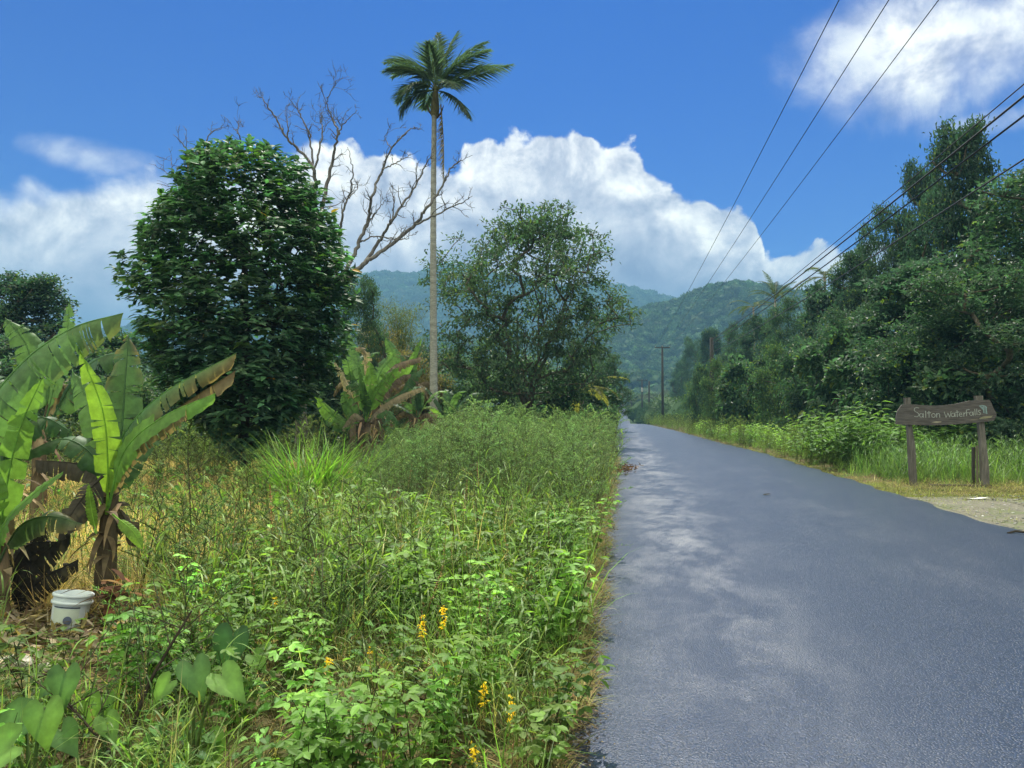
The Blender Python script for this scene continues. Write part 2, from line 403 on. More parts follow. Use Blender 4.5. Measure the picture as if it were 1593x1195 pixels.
# gravel pull-in beside the sign
m, t, o = new_mat('gravel'); tcn = t.nodes.new('ShaderNodeTexCoord'); P_ = tcn.outputs['Object']
p = t.nodes.new('ShaderNodeBsdfPrincipled'); p.inputs['Roughness'].default_value = .8
vg = t.nodes.new('ShaderNodeTexVoronoi'); vg.inputs['Scale'].default_value = 26; t.links.new(P_, vg.inputs['Vector'])
n1 = noise(t, P_, 1.6, 12, .78, .6); n2_ = noise(t, P_, 14, 8, .8)
g1 = mixc(t, n2_.smooth(.3, .7), (.06, .056, .042), (.185, .17, .125))
g2 = mixc(t, n1.smooth(.50, .57), g1, (.085, .10, .04))
t.links.new(g2.s, p.inputs['Base Color'])
b = t.nodes.new('ShaderNodeBump'); b.inputs['Distance'].default_value = .02; b.inputs['Strength'].default_value = .7
t.links.new(vg.outputs['Distance'], b.inputs['Height']); t.links.new(b.outputs[0], p.inputs['Normal']); t.links.new(p.outputs[0], o.inputs[0])
mb = MB()
gx = np.linspace(4.6, 16, 46); gy = np.linspace(7.5, 16.2, 40); GX, GY = np.meshgrid(gx, gy)
GX = GX+vnoise(GX, GY, 1.2, 5)*.12; edge = 15.0+.35*np.sin(GX*1.3)+.2*np.sin(GX*3.1)
GYc = np.minimum(GY, edge)
Zq = np.maximum(terrain(GX, GYc), 0)*0+.012+vnoise(GX, GYc, 1.1, 6)*.012*(GX > 5.4)
V = np.stack([GX, GYc, Zq], -1).reshape(-1, 3); nA = len(gx)
i = np.arange(len(gy)-1)[:,None]*nA; j = np.arange(nA-1)[None]
mb.add(V, (.2, .2, .2), q=np.stack([i+j, i+j+1, i+nA+j+1, i+nA+j], -1).reshape(-1, 4))
tag(mb.build('gravel_lay_by', m, smooth=True), kind='structure')

# road
m, t, o = new_mat('wet_asphalt'); tcn = t.nodes.new('ShaderNodeTexCoord'); P_ = tcn.outputs['Object']
p = t.nodes.new('ShaderNodeBsdfPrincipled')
ag = noise(t, P_, 85, 3, .6); ag2 = noise(t, P_, 210, 2, .6)
vor = t.nodes.new('ShaderNodeTexVoronoi'); vor.inputs['Scale'].default_value = 75; t.links.new(P_, vor.inputs['Vector'])
big = noise(t, vmath(t, 'MULTIPLY', P_, (1, .55, 1)), 1.1, 6, .65, .6)
mid = noise(t, vmath(t, 'MULTIPLY', P_, (1, .5, 1)), 3.2, 9, .74)
sxr = t.nodes.new('ShaderNodeSeparateXYZ'); t.links.new(P_, sxr.inputs[0]); rx_ = X(t, sxr.outputs[0])
near_ = X(t, sxr.outputs[1]).smooth(3.5, 9., .35, 1.)
track = (((rx_-.62)*(1/.62)).op('POWER', 2.)*-1.0).op('EXPONENT')+(((rx_-3.0)*(1/.6)).op('POWER', 2.)*-1.0).op('EXPONENT')*.12   # wet wheel tracks
wet = ((big*.5+mid*.5).smooth(.44, .62)*(track*1.0+.05)*near_).op('MINIMUM', 1.)
basec = mixc(t, ag.smooth(.35, .7), (.012, .021, .044), (.034, .055, .118))
t.links.new(mixc(t, wet*.25, basec, (.018, .026, .045)).s, p.inputs['Base Color'])
t.links.new((1.38+wet*.85).s, p.inputs['IOR'])
t.links.new((.30+wet*.04+ag*.05).s, p.inputs['Roughness'])
p.inputs['Specular IOR Level'].default_value = .6
p.inputs['Coat Weight'].default_value = .0
hgt = X(t, vor.outputs['Distance']).smooth(.0, .55)*.55+ag*.6+ag2*.25+noise(t, P_, 9, 3, .5)*.35
b = t.nodes.new('ShaderNodeBump'); b.inputs['Distance'].default_value = .011
t.links.new((.55+wet*.45).s, b.inputs['Strength'])
t.links.new(hgt.s, b.inputs['Height']); t.links.new(b.outputs[0], p.inputs['Normal']); t.links.new(p.outputs[0], o.inputs[0])
ys = np.concatenate([np.linspace(-30, 0, 20), np.geomspace(.2, 700, 420)]); nx = 26
mb = MB(); rows = []
for yv in ys:
    s_ = float(road_shift(yv)); zz = float(road_z(yv))
    f = np.linspace(0, 1, nx)
    el_ = .03*math.sin(yv*2.1)+.02*math.sin(yv*4.3+1)
    er_ = .05*math.sin(yv*1.7+2)+.05*math.sin(yv*4.1)
    xs = (RX0+el_+s_)+f*(RX1+er_-RX0-el_)
    zc = zz+.03+.035*(1-(2*f-1)**2)-.02*np.maximum(0, np.abs(2*f-1)-.9)*10
    rows.append(np.stack([xs, np.full(nx, yv), zc], -1))
V = np.concatenate(rows); i = np.arange(len(ys)-1)[:,None]*nx; j = np.arange(nx-1)[None]
q = np.stack([i+j, i+j+1, i+nx+j+1, i+nx+j], -1).reshape(-1, 4); mb.add(V, (.05,.05,.05), q=q)
for side, js in ((0, 0), (1, nx-1)):                                  # broken asphalt edge down to the soil
    e = V.reshape(len(ys), nx, 3)[:, js]; e2 = e.copy(); e2[:, 0] += (-.05 if side == 0 else .05); e2[:, 2] -= .07
    W = np.concatenate([e, e2]); k = np.arange(len(ys)-1); n_ = len(ys)
    q = np.stack([k, k+1, k+1+n_, k+n_], -1) if side == 0 else np.stack([k+1, k, k+n_, k+1+n_], -1)
    mb.add(W, (.05,.05,.05), q=q)
tag(mb.build('road', m, smooth=True), kind='structure')

# ------------------------------------------------------------------ haze
mb = MB(); HB = ((-3600, 3600), (-3600, 3600), (-16, 272))
box(mb, [sum(h)/2 for h in HB], [h[1]-h[0] for h in HB], (1,1,1))
m, t, o = new_mat('haze'); pv = t.nodes.new('ShaderNodeVolumePrincipled')
pv.inputs['Color'].default_value = (.22, .48, .80, 1); pv.inputs['Density'].default_value = .0006; pv.inputs['Anisotropy'].default_value = .0
t.links.new(pv.outputs[0], o.inputs['Volume'])
tag(mb.build('haze', m), kind='stuff')
m.volume_intersection_method = 'FAST' if hasattr(m, 'volume_intersection_method') else None

# ------------------------------------------------------------------ far forest canopy
ico = bpy.data.meshes.new('tmp'); import bmesh
bmm = bmesh.new(); bmesh.ops.create_icosphere(bmm, subdivisions=2, radius=1); bmm.to_mesh(ico)
iv = np.array([v.co[:] for v in ico.vertices]); it = np.array([p.vertices[:] for p in ico.polygons])
bmm.free(); bpy.data.meshes.remove(ico)
keepf = iv[it].mean(1)[:,2] > -.25; it = it[keepf]
def lump(seed, n=150, q0=.25, q1=.45):
    g = np.random.default_rng(seed); v = iv*(1+g.normal(0, .16, (len(iv), 1))); v = v+.10*np.sin(iv*5+seed)
    v = v*np.array([1, 1, .95])+[0, 0, .15]
    c = np.clip(1+g.normal(0, .22, (len(v), 1)), .5, 1.6)*np.ones(3)
    mb = MB(); mb.add(v, c, t=it)
    d = nrm(g.normal(0, 1, (n, 3))); d[:,2] = np.abs(d[:,2])
    leaves(mb, d*g.uniform(.88, 1.1, (n, 1)), nrm(d+g.normal(0, .6, (n, 3))), nrm(d+g.normal(0,.4,(n,3))), g.uniform(q0, q1, n), g.uniform(q0*.7, q1*.66, n), np.ones(3)*g.uniform(.7, 1.5, (n, 1)), 'quad')
    return mb.arrays()
LUMPS = [lump(k) for k in range(5)]
FINE = [lump(k+9, 420, .09, .2) for k in range(5)]
def forest(name, n, az0, az1, r0, r1, s0, s1, col, keepfn=None, lumps=LUMPS):
    mb = MB()
    a = np.radians(rng.uniform(az0, az1, n)); r = np.sqrt(rng.uniform(r0**2, r1**2, n))
    x_, y_ = r*np.sin(a), r*np.cos(a)
    k = np.ones(n, bool) if keepfn is None else keepfn(x_, y_)
    x_, y_ = x_[k], y_[k]; z_ = terrain(x_, y_); n = len(x_)
    s_ = rng.uniform(s0, s1, n)*(1+.25*vnoise(x_, y_, 40, 8))
    tint = jit(col, n, .25, .07)
    kind = rng.integers(0, 5, n); rz = rng.uniform(0, 6.28, n)
    P = np.stack([x_, y_, z_+s_*.35], -1)
    for kk in range(5):
        w = kind == kk; mb.scatter(lumps[kk], P[w], rz[w], s_[w], tint[w])
    return tag(mb.build(name, M_far), kind='stuff')
off = lambda x_, y_: np.abs(x_-(2.4+road_shift(y_))) > np.where(y_ < 145, 11, np.where(x_ > 0, 5.0, 7.5))
forest('valley_forest', 2700, -42, 30, 125, 400, 3.0, 4.8, (.046, .080, .034), off, FINE)
forest('plateau_forest', 2600, -40, 30, 395, 520, 3.2, 5.0, (.052, .094, .036), lambda x_, y_: (np.abs(x_+2) > 6) | (y_ > 436))
forest('hill_forest', 5200, -30, 28, 505, 690, 3.2, 5.4, (.044, .080, .036))
forest('mountain_forest', 4200, -40, 20, 1010, 1400, 6.5, 10.5, (.040, .072, .034))

# ------------------------------------------------------------------ trees
def branch_net(mb, root, targets, col, r0, rt=.006, sides=6, wob=.06, prim=0, up=.12):
    """grow limbs from the root polyline towards every target, joining the nearest existing limb"""
    nodes = [np.array(p, float) for p in root]; par = [-1]+list(range(len(root)-1)); load = [0]*len(nodes)
    order = np.argsort([np.linalg.norm(t_-nodes[-1]) for t_ in targets])
    chains = [list(range(len(root)))]
    if prim:                                                   # a fan of main limbs first
        top = np.array(root[-1]); tg_ = np.asarray(targets); hi = tg_[:,2].max(); R_ = np.abs(tg_[:,:2]).max()
        P_ = [np.array([math.cos(a)*R_*q_, math.sin(a)*R_*q_, top[2]+(hi-top[2])*z_]) for a, q_, z_ in [(i*2.4, [.25,.45,.62,.75][i%4], [.85,.7,.5,.3][i%4]) for i in range(prim)]]
        targets = list(P_)+list(targets); order = list(range(prim))+[k+prim for k in order]
    for kk, k in enumerate(order):
        t_ = np.asarray(targets[k]); N = np.array(nodes)
        d = np.linalg.norm(N-t_, axis=1)+np.maximum(0, N[:,2]-t_[2]+.1)*2.0
        b = int(np.argmin(d)) if kk >= prim else len(root)-1-(kk%2); L = np.linalg.norm(t_-N[b]); n = max(2, int(L/.45)+1); ch = [b]
        for i in range(1, n+1):
            f = i/n; p = N[b]*(1-f)+t_*f+rng.normal(0, wob*L*.5, 3)*(math.sin(f*math.pi))+np.array([0,0,1])*math.sin(f*math.pi)*L*-up*.5
            nodes.append(p); par.append(ch[-1]); load.append(0); ch.append(len(nodes)-1)
        chains.append(ch)
        i = ch[-1]
        while i >= 0: load[i] += 1; i = par[i]
    N = np.array(nodes); load = np.array(load, float); tot = load.max()
    rad = rt+(r0-rt)*(load/tot)**.55
    for ci, ch in enumerate(chains):
        if len(ch) < 2: continue
        r = rad[ch].copy()
        if ci: r[0] = min(r[0], r[1]*1.15)
        tube(mb, N[ch], r, col, sides if r.max() > .05 else 4, cap=False)
    return N
def crown_targets(n, H, R, z0, prof_, lobes=14, squash=.75, seed=0, shell=.55):
    g = np.random.default_rng(seed); out = []
    L = []
    for k in range(lobes):
        f = (k+.5)/lobes; zz = z0+(H-z0)*f; rr = R*prof_(f)
        a = k*2.399+g.uniform(-.4, .4); ro = rr*g.uniform(.35, .85)
        L.append((ro*math.cos(a), ro*math.sin(a), zz, max(.24*R, rr*g.uniform(.26, .44))))
    for i in range(n):
        cx, cy, cz, lr = L[g.integers(0, lobes)]
        d = nrm(g.normal(0, 1, 3)); q_ = lr*(g.uniform(shell, 1))
        p_ = np.array([cx+d[0]*q_, cy+d[1]*q_, cz+d[2]*q_*squash])
        if p_[2] > z0*.8: out.append(p_)
    return np.array(out)
def crown_leaves(mb, T_, nper, spread, L, W, col, kind='quad', centre=None, var=.22, droop=.15, young=.06, ycol=(.16,.2,.03)):
    n = len(T_)*nper; P = np.repeat(T_, nper, 0)+rv(n, spread)*np.array([1, 1, .6])
    cen = np.array([0, 0, T_[:,2].mean()]) if centre is None else np.asarray(centre)
    out = nrm(P-cen)
    Dr = nrm(out*.5+rv(n, .6)+np.array([0, 0, -.15])); Up = nrm(np.array([0, 0, 1.])+out*.35+rv(n, .35))
    cl = np.repeat(jit(np.asarray(col), len(T_), var*.8, .05), nper, 0)*np.exp(rng.normal(0, var*.6, (n, 1)))
    yk = rng.random(n) < young; cl[yk] = np.asarray(ycol)*np.exp(rng.normal(0, .2, (yk.sum(), 1)))
    leaves(mb, P, Dr, Up, L*rng.uniform(.7, 1.25, n), W*rng.uniform(.75, 1.2, n), cl, kind, 0, droop)
BARK = (.10, .085, .065)
def make_tree(name, H, R, z0, prof_, seed, ntg, nper, leafL, leafW, spread, col, kind='quad', r0=.16, trunk=None, mat=None, young=.05, ycol=(.14,.18,.03), bark=BARK, lobes=14, nb=140, up=.12, shell=.55, prim=0):
    root = empty(name)
    tg = crown_targets(ntg, H, R, z0, prof_, lobes, seed=seed, shell=shell)
    cb = MB(); crown_leaves(cb, tg, nper, spread, leafL, leafW, col, kind, young=young, ycol=ycol)
    tb = MB(); tr = trunk if trunk is not None else [(0,0,-.3), (.03,.02,z0*.5), (.0,.05,z0), (.05,0,z0+(H-z0)*.25)]
    k = rng.permutation(len(tg))[:nb]
    branch_net(tb, tr, tg[k], bark, r0, up=up, prim=prim)
    tb.build('trunk', M_bark, root, smooth=True); cb.build('crown', mat or M_tree, root)
    return root
def put(root, x_, y_, rz=0, s=1, sz=None, z_=None):
    zt = float(terrain(x_, y_)) if z_ is None else z_
    root.location = (x_, y_, zt); root.rotation_euler = (0, 0, rz); root.scale = (s, s, sz or s); return root
round_p = lambda f: math.sqrt(max(0, 1-(2*f-1)**2*.85))
tall_p = lambda f: (.75+.45*math.sin(f*3.1))*(1-.55*f**2.2)
bush_p = lambda f: (.85+.3*math.sin(f*3))*(1-.5*f**2)

# the dense dome-shaped tree with big glossy leaves
bx, by = gx_ = at(378, 640, 17.0)[:2]
big = empty('dome_tree', (bx, by, float(terrain(bx, by))))
tag(big, 'dense dark green dome-shaped tree with large glossy leaves, in front of the bare tree', 'tree')
def dome_r(z):
    return np.interp(z, [.75, 1.0, 1.5, 2.2, 3.6, 4.8, 5.8, 6.5, 7.0, 7.3, 7.55], [.15, .5, 1.35, 2.05, 2.72, 2.70, 2.36, 1.95, 1.45, .95, .3])
n = 3300; zs = []
while len(zs) < n:
    zc = rng.uniform(.65, 7.55)
    if rng.random() < (dome_r(zc)/2.7)**1.2+.05: zs.append(zc)
zs = np.array(zs); a = rng.uniform(0, 6.283, n)
gap_ = (np.sin(a*4+zs*2.3)+np.sin(a*7-zs*3.1+2)+np.sin(zs*4.4+a*2)) > -1.8; zs = zs[gap_]; a = a[gap_]; n = len(zs)
bump = 1+.06*np.sin(a*3+zs*1.9)+.05*np.sin(a*5-zs*2.7+1)
rr = .84*dome_r(zs)*bump*rng.uniform(.12, 1, n)**.33
tg = np.stack([rr*np.cos(a), rr*np.sin(a), zs], -1)
cb = MB(); nper = 8; P = np.repeat(tg, nper, 0); N_ = len(P)
out = nrm(P*np.array([1,1,.25])+np.array([0,0,-.35])+1e-6)
ang = np.tile(np.arange(nper)*6.283/nper*1.62, len(tg))+rng.uniform(0, .6, N_)
ring = np.stack([np.cos(ang), np.sin(ang), np.zeros(N_)], -1)
Dr = nrm(ring*.9+out*.75+np.array([0,0,.05])+rv(N_, .22)); Up = nrm(np.array([0,0,1.])+out*.5+rv(N_, .3))
P = P+out*rng.uniform(-.05, .16, (N_,1))+rv(N_, .045)
cl = np.repeat(jit((.070, .130, .072), len(tg), .34, .08), nper, 0)*np.exp(rng.normal(0, .2, (N_,1)))
yk = np.repeat(rng.random(len(tg)) < .06, nper); cl[yk] = np.array((.095,.16,.03))*np.exp(rng.normal(0,.25,(yk.sum(),1)))
yk = rng.random(N_) < .002; cl[yk] = (.42, .22, .03)
leaves(cb, P, Dr, Up, rng.uniform(.16,.26,N_), rng.uniform(.08,.125,N_), cl, 'leaf', droop=.38, fold=.12)
tb = MB(); branch_net(tb, [(0,0,-.3),(.03,0,.5),(0,.05,1.2),(.05,0,2.2),(0,0,3.6),(0,0,5)], tg[rng.permutation(n)[:420]], (.05,.045,.04), .12, up=.05)
tb.build('trunk', M_bark, big, smooth=True); cb.build('crown', M_gloss, big)

# the tree beyond the palm
H_ = 11.2
T1 = make_tree('spreading_tree', 10.2, 5.0, 2.5, lambda f: np.interp(f, [0,.2,.45,.65,.85,1], [.55,.95,1.05,.95,.7,.35]), 11, 1100, 21, .21, .095, .19, (.070,.110,.064), 'quad', .24,
    [(0,0,-.3),(.05,0,.8),(0,.1,1.5),(.2,0,2.4)], lobes=40, nb=420, up=.0, shell=.55, prim=9)
put(T1, *at(820, 640, 34)[:2], .6)
tag(T1, 'open spreading tree with several rising limbs, right of the tall palm', 'tree')

# forest kinds for the right-hand side: built once, copied afterwards
kinds = [make_tree('forest_tree', 10, 3.2, .8, tall_p, 21, 640, 36, .22, .11, .24, (.048,.088,.066), 'quad', .2, lobes=26, nb=90),
         make_tree('forest_tree', 10, 3.6, 1.0, round_p, 22, 660, 36, .20, .10, .24, (.056,.100,.064), 'quad', .22, lobes=28, nb=90, young=.06, ycol=(.13,.17,.05)),
         make_tree('forest_tree', 10, 3.0, .6, tall_p, 23, 460, 30, .30, .16, .26, (.054,.096,.068), 'quad', .2, lobes=24, nb=80)]
shrubs = [make_tree('shrub', 4, 1.9, .1, bush_p, 31, 300, 30, .20, .10, .22, (.056,.100,.062), 'quad', .06, [(0,0,-.1),(0,0,.4),(0,0,1)], lobes=12, nb=50, young=.1),
          make_tree('shrub', 4, 2.0, .1, bush_p, 32, 300, 34, .14, .06, .22, (.068,.118,.058), 'quad', .06, [(0,0,-.1),(0,0,.4),(0,0,1)], lobes=12, nb=50, young=.15, ycol=(.14,.18,.04)),
          make_tree('shrub', 4, 2.0, .1, bush_p, 33, 190, 22, .32, .17, .22, (.072,.128,.072), 'leaf', .06, [(0,0,-.1),(0,0,.4),(0,0,1)], lobes=10, nb=40, young=.1)]
used = set()
def place_kind(lst, k, x_, y_, h, w, label, group, cat='tree'):
    base = lst[k]; src = base if id(base) not in used else None
    o = base if src is not None else copy_tree(base); used.add(id(base))
    h0 = 10 if lst is kinds else 4; w0 = [3.2,3.6,3.0][k] if lst is kinds else 2.0
    put(o, x_, y_, rng.uniform(0, 6.28), w/w0, h/h0)
    return tag(o, label, cat, group)
G1 = 'trees of the wood right of the road'
for (px, py, X_, w, k, lab) in [
    (1690, 250, 15.5, 4.6, 1, 'broad green tree at the right edge of the photo, beyond the sign'),
    (1590, 268, 16.5, 4.2, 1, 'rounded light-tipped tree behind the right post of the sign'),
    (1503, 180, 13.8, 2.3, 0, 'tallest forest tree on the right, a slender crown crossed by the power cables'),
    (1442, 236, 15.5, 1.9, 0, 'slim tall tree immediately left of the tallest forest tree'),
    (1388, 318, 14.0, 2.2, 1, 'forest tree with a rounded top, two crowns left of the tallest one'),
    (1335, 380, 13.0, 2.3, 0, 'dark forest tree standing right of the two small palms'),
    (1285, 435, 12.8, 2.5, 2, 'large-leaved forest tree below the upper small palm'),
    (1235, 462, 12.2, 2.6, 1, 'forest tree below the lower small palm'),
    (1190, 486, 12.0, 2.6, 0, 'dark forest tree left of the two small palms'),
    (1150, 496, 12.6, 2.9, 1, 'forest tree just right of the thick utility pole top'),
    (1105, 506, 12.8, 3.0, 0, 'forest tree behind the thick utility pole top'),
    (1078, 522, 13.5, 3.2, 1, 'forest tree at the far left end of the right-hand wood, right of the slim pole'),
    (1062, 560, 12.5, 3.2, 0, 'low dark tree beside the road just right of the slim crossarm pole'),
    (1420, 400, 10.6, 2.6, 2, 'large-leaved tree in the front of the wood, above and left of the sign board'),
    (1530, 410, 11.2, 2.9, 1, 'yellow-tipped tree in the front of the wood, above the sign board'),
    (1330, 470, 10.2, 2.3, 1, 'front tree with pale leaf tips, above the broad-leaved clump')]:
    d = X_/((px-975)/F) if px > 1040 else 100
    P = at(px, 640, d); h = ((640-py)/F*d+1.6-float(terrain(P[0], P[1])))*(.95 if px < 1480 else .97)
    place_kind(kinds, k, P[0], P[1], h, w, lab, G1)
# understory along the foot of the wood
G2 = 'shrubs along the foot of the right-hand wood'
for (px, py, X_, w, k, lab) in [
    (1640, 520, 9.8, 2.4, 2, 'broad-leaved shrub at the right edge, behind the tall grass'),
    (1560, 545, 9.6, 2.0, 0, 'dark shrub behind the right post of the sign'),
    (1490, 560, 9.8, 1.9, 2, 'broad-leaved shrub straight behind the sign board'),
    (1425, 545, 9.6, 1.9, 0, 'dark shrub behind the left post of the sign'),
    (1365, 540, 9.4, 1.9, 2, 'broad-leaved shrub above the ginger-like clump'),
    (1310, 520, 9.3, 2.0, 2, 'pale broad-leaved shrub left of the ginger-like clump'),
    (1262, 535, 9.2, 1.9, 0, 'dark shrub in the middle of the wood edge'),
    (1222, 545, 9.0, 1.9, 1, 'light green shrub in the middle of the wood edge'),
    (1185, 560, 8.8, 1.9, 0, 'shrub on the wood edge below the dark forest tree'),
    (1155, 560, 8.6, 1.9, 2, 'large-leaved shrub on the wood edge right of the thick pole'),
    (1130, 578, 8.6, 2.0, 1, 'light green shrub at the foot of the thick pole'),
    (1105, 585, 8.8, 2.2, 0, 'shrub on the wood edge left of the thick pole'),
    (1122, 566, 6.6, 1.5, 1, 'light green shrub hiding the foot of the thick pole'),
    (1096, 572, 6.6, 1.5, 0, 'shrub immediately left of the thick pole, nearest the road'),
    (1150, 572, 7.2, 1.7, 2, 'broad-leaved shrub immediately right of the thick pole, nearest the road'),
    (1085, 590, 9.2, 2.4, 1, 'far light green shrub where the wood meets the road')]:
    d = max(X_/((px-975)/F), 24 if px > 1300 else 0); P = at(px, 640, d); h = (640-py)/F*d+1.6
    place_kind(shrubs, k, P[0], P[1], h, w, lab, G2, 'shrub')
# left-hand background
for (px, py, d, w, k, lst, lab, cat) in [
    (40, 432, 30, 2.9, 0, kinds, 'thin dark tree at the far left behind the banana leaves', 'tree'),
    (-70, 470, 28, 3.2, 1, kinds, 'tree at the left edge of the photo behind the banana leaves', 'tree'),
    (560, 432, 30, 1.3, 1, kinds, 'light green tree peeking out right of the dome-shaped tree', 'tree'),
    (118, 548, 30, 2.6, 1, shrubs, 'green bush behind the upright banana leaf on the left', 'shrub'),
    (190, 530, 36, 3.0, 0, shrubs, 'dark bush left of the dome-shaped tree', 'shrub'),
    (30, 560, 25, 2.6, 0, shrubs, 'dark bush at the far left below the big arching banana leaf', 'shrub'),
    (75, 600, 21, 2.0, 1, shrubs, 'low bush between the two near banana plants', 'shrub'),
    (200, 600, 24, 2.0, 1, shrubs, 'low bush behind the torn banana leaf', 'shrub'),
    (470, 560, 30, 2.4, 2, shrubs, 'broad-leaved bush behind the trunk of the dome-shaped tree', 'shrub'),
    (300, 570, 32, 3.0, 0, shrubs, 'dark bush behind the lower left of the dome-shaped tree', 'shrub'),
    (545, 600, 34, 2.2, 1, shrubs, 'green bush behind the middle banana plants', 'shrub'),
    (720, 560, 46, 3.4, 1, shrubs, 'light green bush right of the palm trunk', 'shrub'),
    (772, 585, 42, 2.6, 1, shrubs, 'yellow-green bush above the blue sheet', 'shrub'),
    (800, 560, 60, 4.5, 0, shrubs, 'dark bush behind the trunk of the spreading tree', 'shrub'),
    (868, 580, 44, 2.6, 0, shrubs, 'dark bush under the right side of the spreading tree', 'shrub'),
    (665, 590, 44, 3.0, 1, shrubs, 'bush behind the base of the palm trunk', 'shrub'),
    (905, 548, 66, 3.4, 0, kinds, 'dark tree behind the drooping coconut fronds', 'tree'),
    (1000, 618, 215, 4.0, 0, kinds, 'distant tree right of the far strip of road', 'tree'),
    (1018, 612, 190, 4.5, 1, kinds, 'distant tree behind the plain thin utility pole', 'tree'),
    (1042, 606, 160, 4.5, 0, kinds, 'distant tree behind the foot of the crossarm pole', 'tree'),
    (938, 556, 58, 2.2, 1, kinds, 'roadside tree at the right end of the tall weeds', 'tree'),
    (936, 566, 84, 1.8, 0, kinds, 'small dark tree left of where the road vanishes', 'tree'),
    (880, 600, 36, 1.6, 2, shrubs, 'large-leaved bush left of the coconut fronds', 'shrub'),
    (925, 598, 46, 1.8, 2, shrubs, 'rounded large-leaved bush right of the coconut fronds', 'shrub'),
    (930, 600, 60, 1.5, 2, shrubs, 'large-leaved bush leaning over the left road edge', 'shrub')]:
    P = at(px, 640, d); h = (640-py)/F*d+1.6
    place_kind(lst, k, P[0], P[1], h, w, lab, 'trees and bushes behind the left-hand field', cat)

# bare tree
def zpt(zx, zy, d): return at(240+zx/3.063, 100+zy/3.063, d)
DB = 25.0
bare = empty('bare_tree', tuple(np.append(at(470, 640, DB)[:2], 0)))
tag(bare, 'leafless grey tree spreading its bare limbs behind the dome-shaped tree', 'tree')
org = np.array(bare.location)
def limb(name, pts, r0, r1, twigs=10, tl=.8, dep=0.):
    mb = MB(); P = np.array([zpt(a, b, DB+dep*(i/len(pts))+.25*math.sin(i*2.1+a)) for i, (a, b) in enumerate(pts)])-org
    n = max(14, int(len(pts)*7)); S = spline(P, n); S[1:-1] += rv(n-2, .018)
    r = np.linspace(r0, r1, n)*.78; tube(mb, S, r, (.17,.155,.15), 6)
    for k in range(twigs):
        i = int(rng.uniform(.25, 1)*(n-1)); t_ = nrm(S[min(i+1, n-1)]-S[i-1])
        d = nrm(t_*.7+rv(1, .65)[0]+np.array([0,0,.25])); L = tl*rng.uniform(.35, 1)*(1.1-.5*i/n)
        q = [S[i]]; 
        for s_ in range(6): d = nrm(d+rv(1, .28)[0]*np.array([1,.6,1])+np.array([0,0,.07])); q.append(q[-1]+d*L/6)
        rr_ = min(r[i]*.6, .022); tube(mb, q, np.linspace(rr_, .006, 7), (.14,.13,.125), 4)
        for w in range(3):
            j = rng.integers(2, 6); d2 = nrm(d+rv(1, .8)[0]); q2 = [q[j]]
            for s_ in range(4): d2 = nrm(d2+rv(1, .3)[0]); q2.append(q2[-1]+d2*L*.13)
            tube(mb, q2, np.linspace(.008, .004, 5), (.13,.12,.115), 3)
    return mb.build(name, M_bark, bare, smooth=True)
TK = (700, 1650); 
limb('trunk', [(700, 1850), (700, 1500), (720, 1300), (780, 1150)], .26, .19, 0)
for pts, r0, r1, tw in [
    ([(780,1150),(890,1040),(1000,950),(1100,880),(1250,760),(1300,680),(1360,600),(1420,490),(1460,455)], .12, .018, 16),
    ([(1240,765),(1330,725),(1400,690),(1480,650),(1515,628)], .05, .012, 8),
    ([(1000,950),(1080,830),(1150,720),(1240,590),(1300,470),(1330,430)], .08, .014, 16),
    ([(780,1150),(900,1000),(970,860),(1020,740),(1040,620),(1090,500),(1130,400),(1220,310),(1268,308)], .10, .014, 14),
    ([(1085,500),(1150,470),(1222,433)], .035, .012, 5),
    ([(970,850),(1060,820),(1180,835),(1250,805)], .04, .01, 8),
    ([(1130,760),(1140,650),(1125,590)], .035, .01, 5),
    ([(1130,400),(1100,350),(1130,290)], .025, .008, 3),
    ([(1000,790),(1060,700),(1105,645)], .04, .01, 6),
    ([(860,1060),(885,820),(900,700),(930,620),(945,500),(920,395)], .07, .012, 10),
    ([(928,640),(985,570)], .03, .008, 4),
    ([(780,1150),(790,800),(820,590),(850,450),(875,330),(840,240),(790,105)], .11, .012, 14),
    ([(873,345),(900,290),(968,218)], .04, .01, 6),
    ([(825,180),(840,130),(880,75),(930,62)], .022, .006, 8),
    ([(780,1150),(765,700),(760,510),(700,420),(630,350),(580,260),(520,170),(490,150)], .10, .008, 18),
    ([(765,520),(800,330),(790,250)], .05, .01, 12),
    ([(755,500),(740,340),(690,230),(640,160)], .05, .008, 14),
    ([(637,350),(635,280),(620,230)], .03, .008, 4),
    ([(720,1300),(400,900),(190,600),(160,490),(150,400),(90,335)], .10, .01, 9),
    ([(500,1030),(330,650),(260,450),(255,350),(330,290)], .07, .008, 14),
    ([(640,1200),(480,600),(425,420),(400,330),(368,300)], .07, .008, 7),
    ([(400,330),(400,290),(412,262)], .02, .006, 3),
    ([(250,680),(150,590),(100,550),(35,498)], .05, .01, 6),
    ([(80,530),(85,480),(78,440)], .02, .006, 3)]:
    limb('branch', pts, r0, r1, tw, .95)

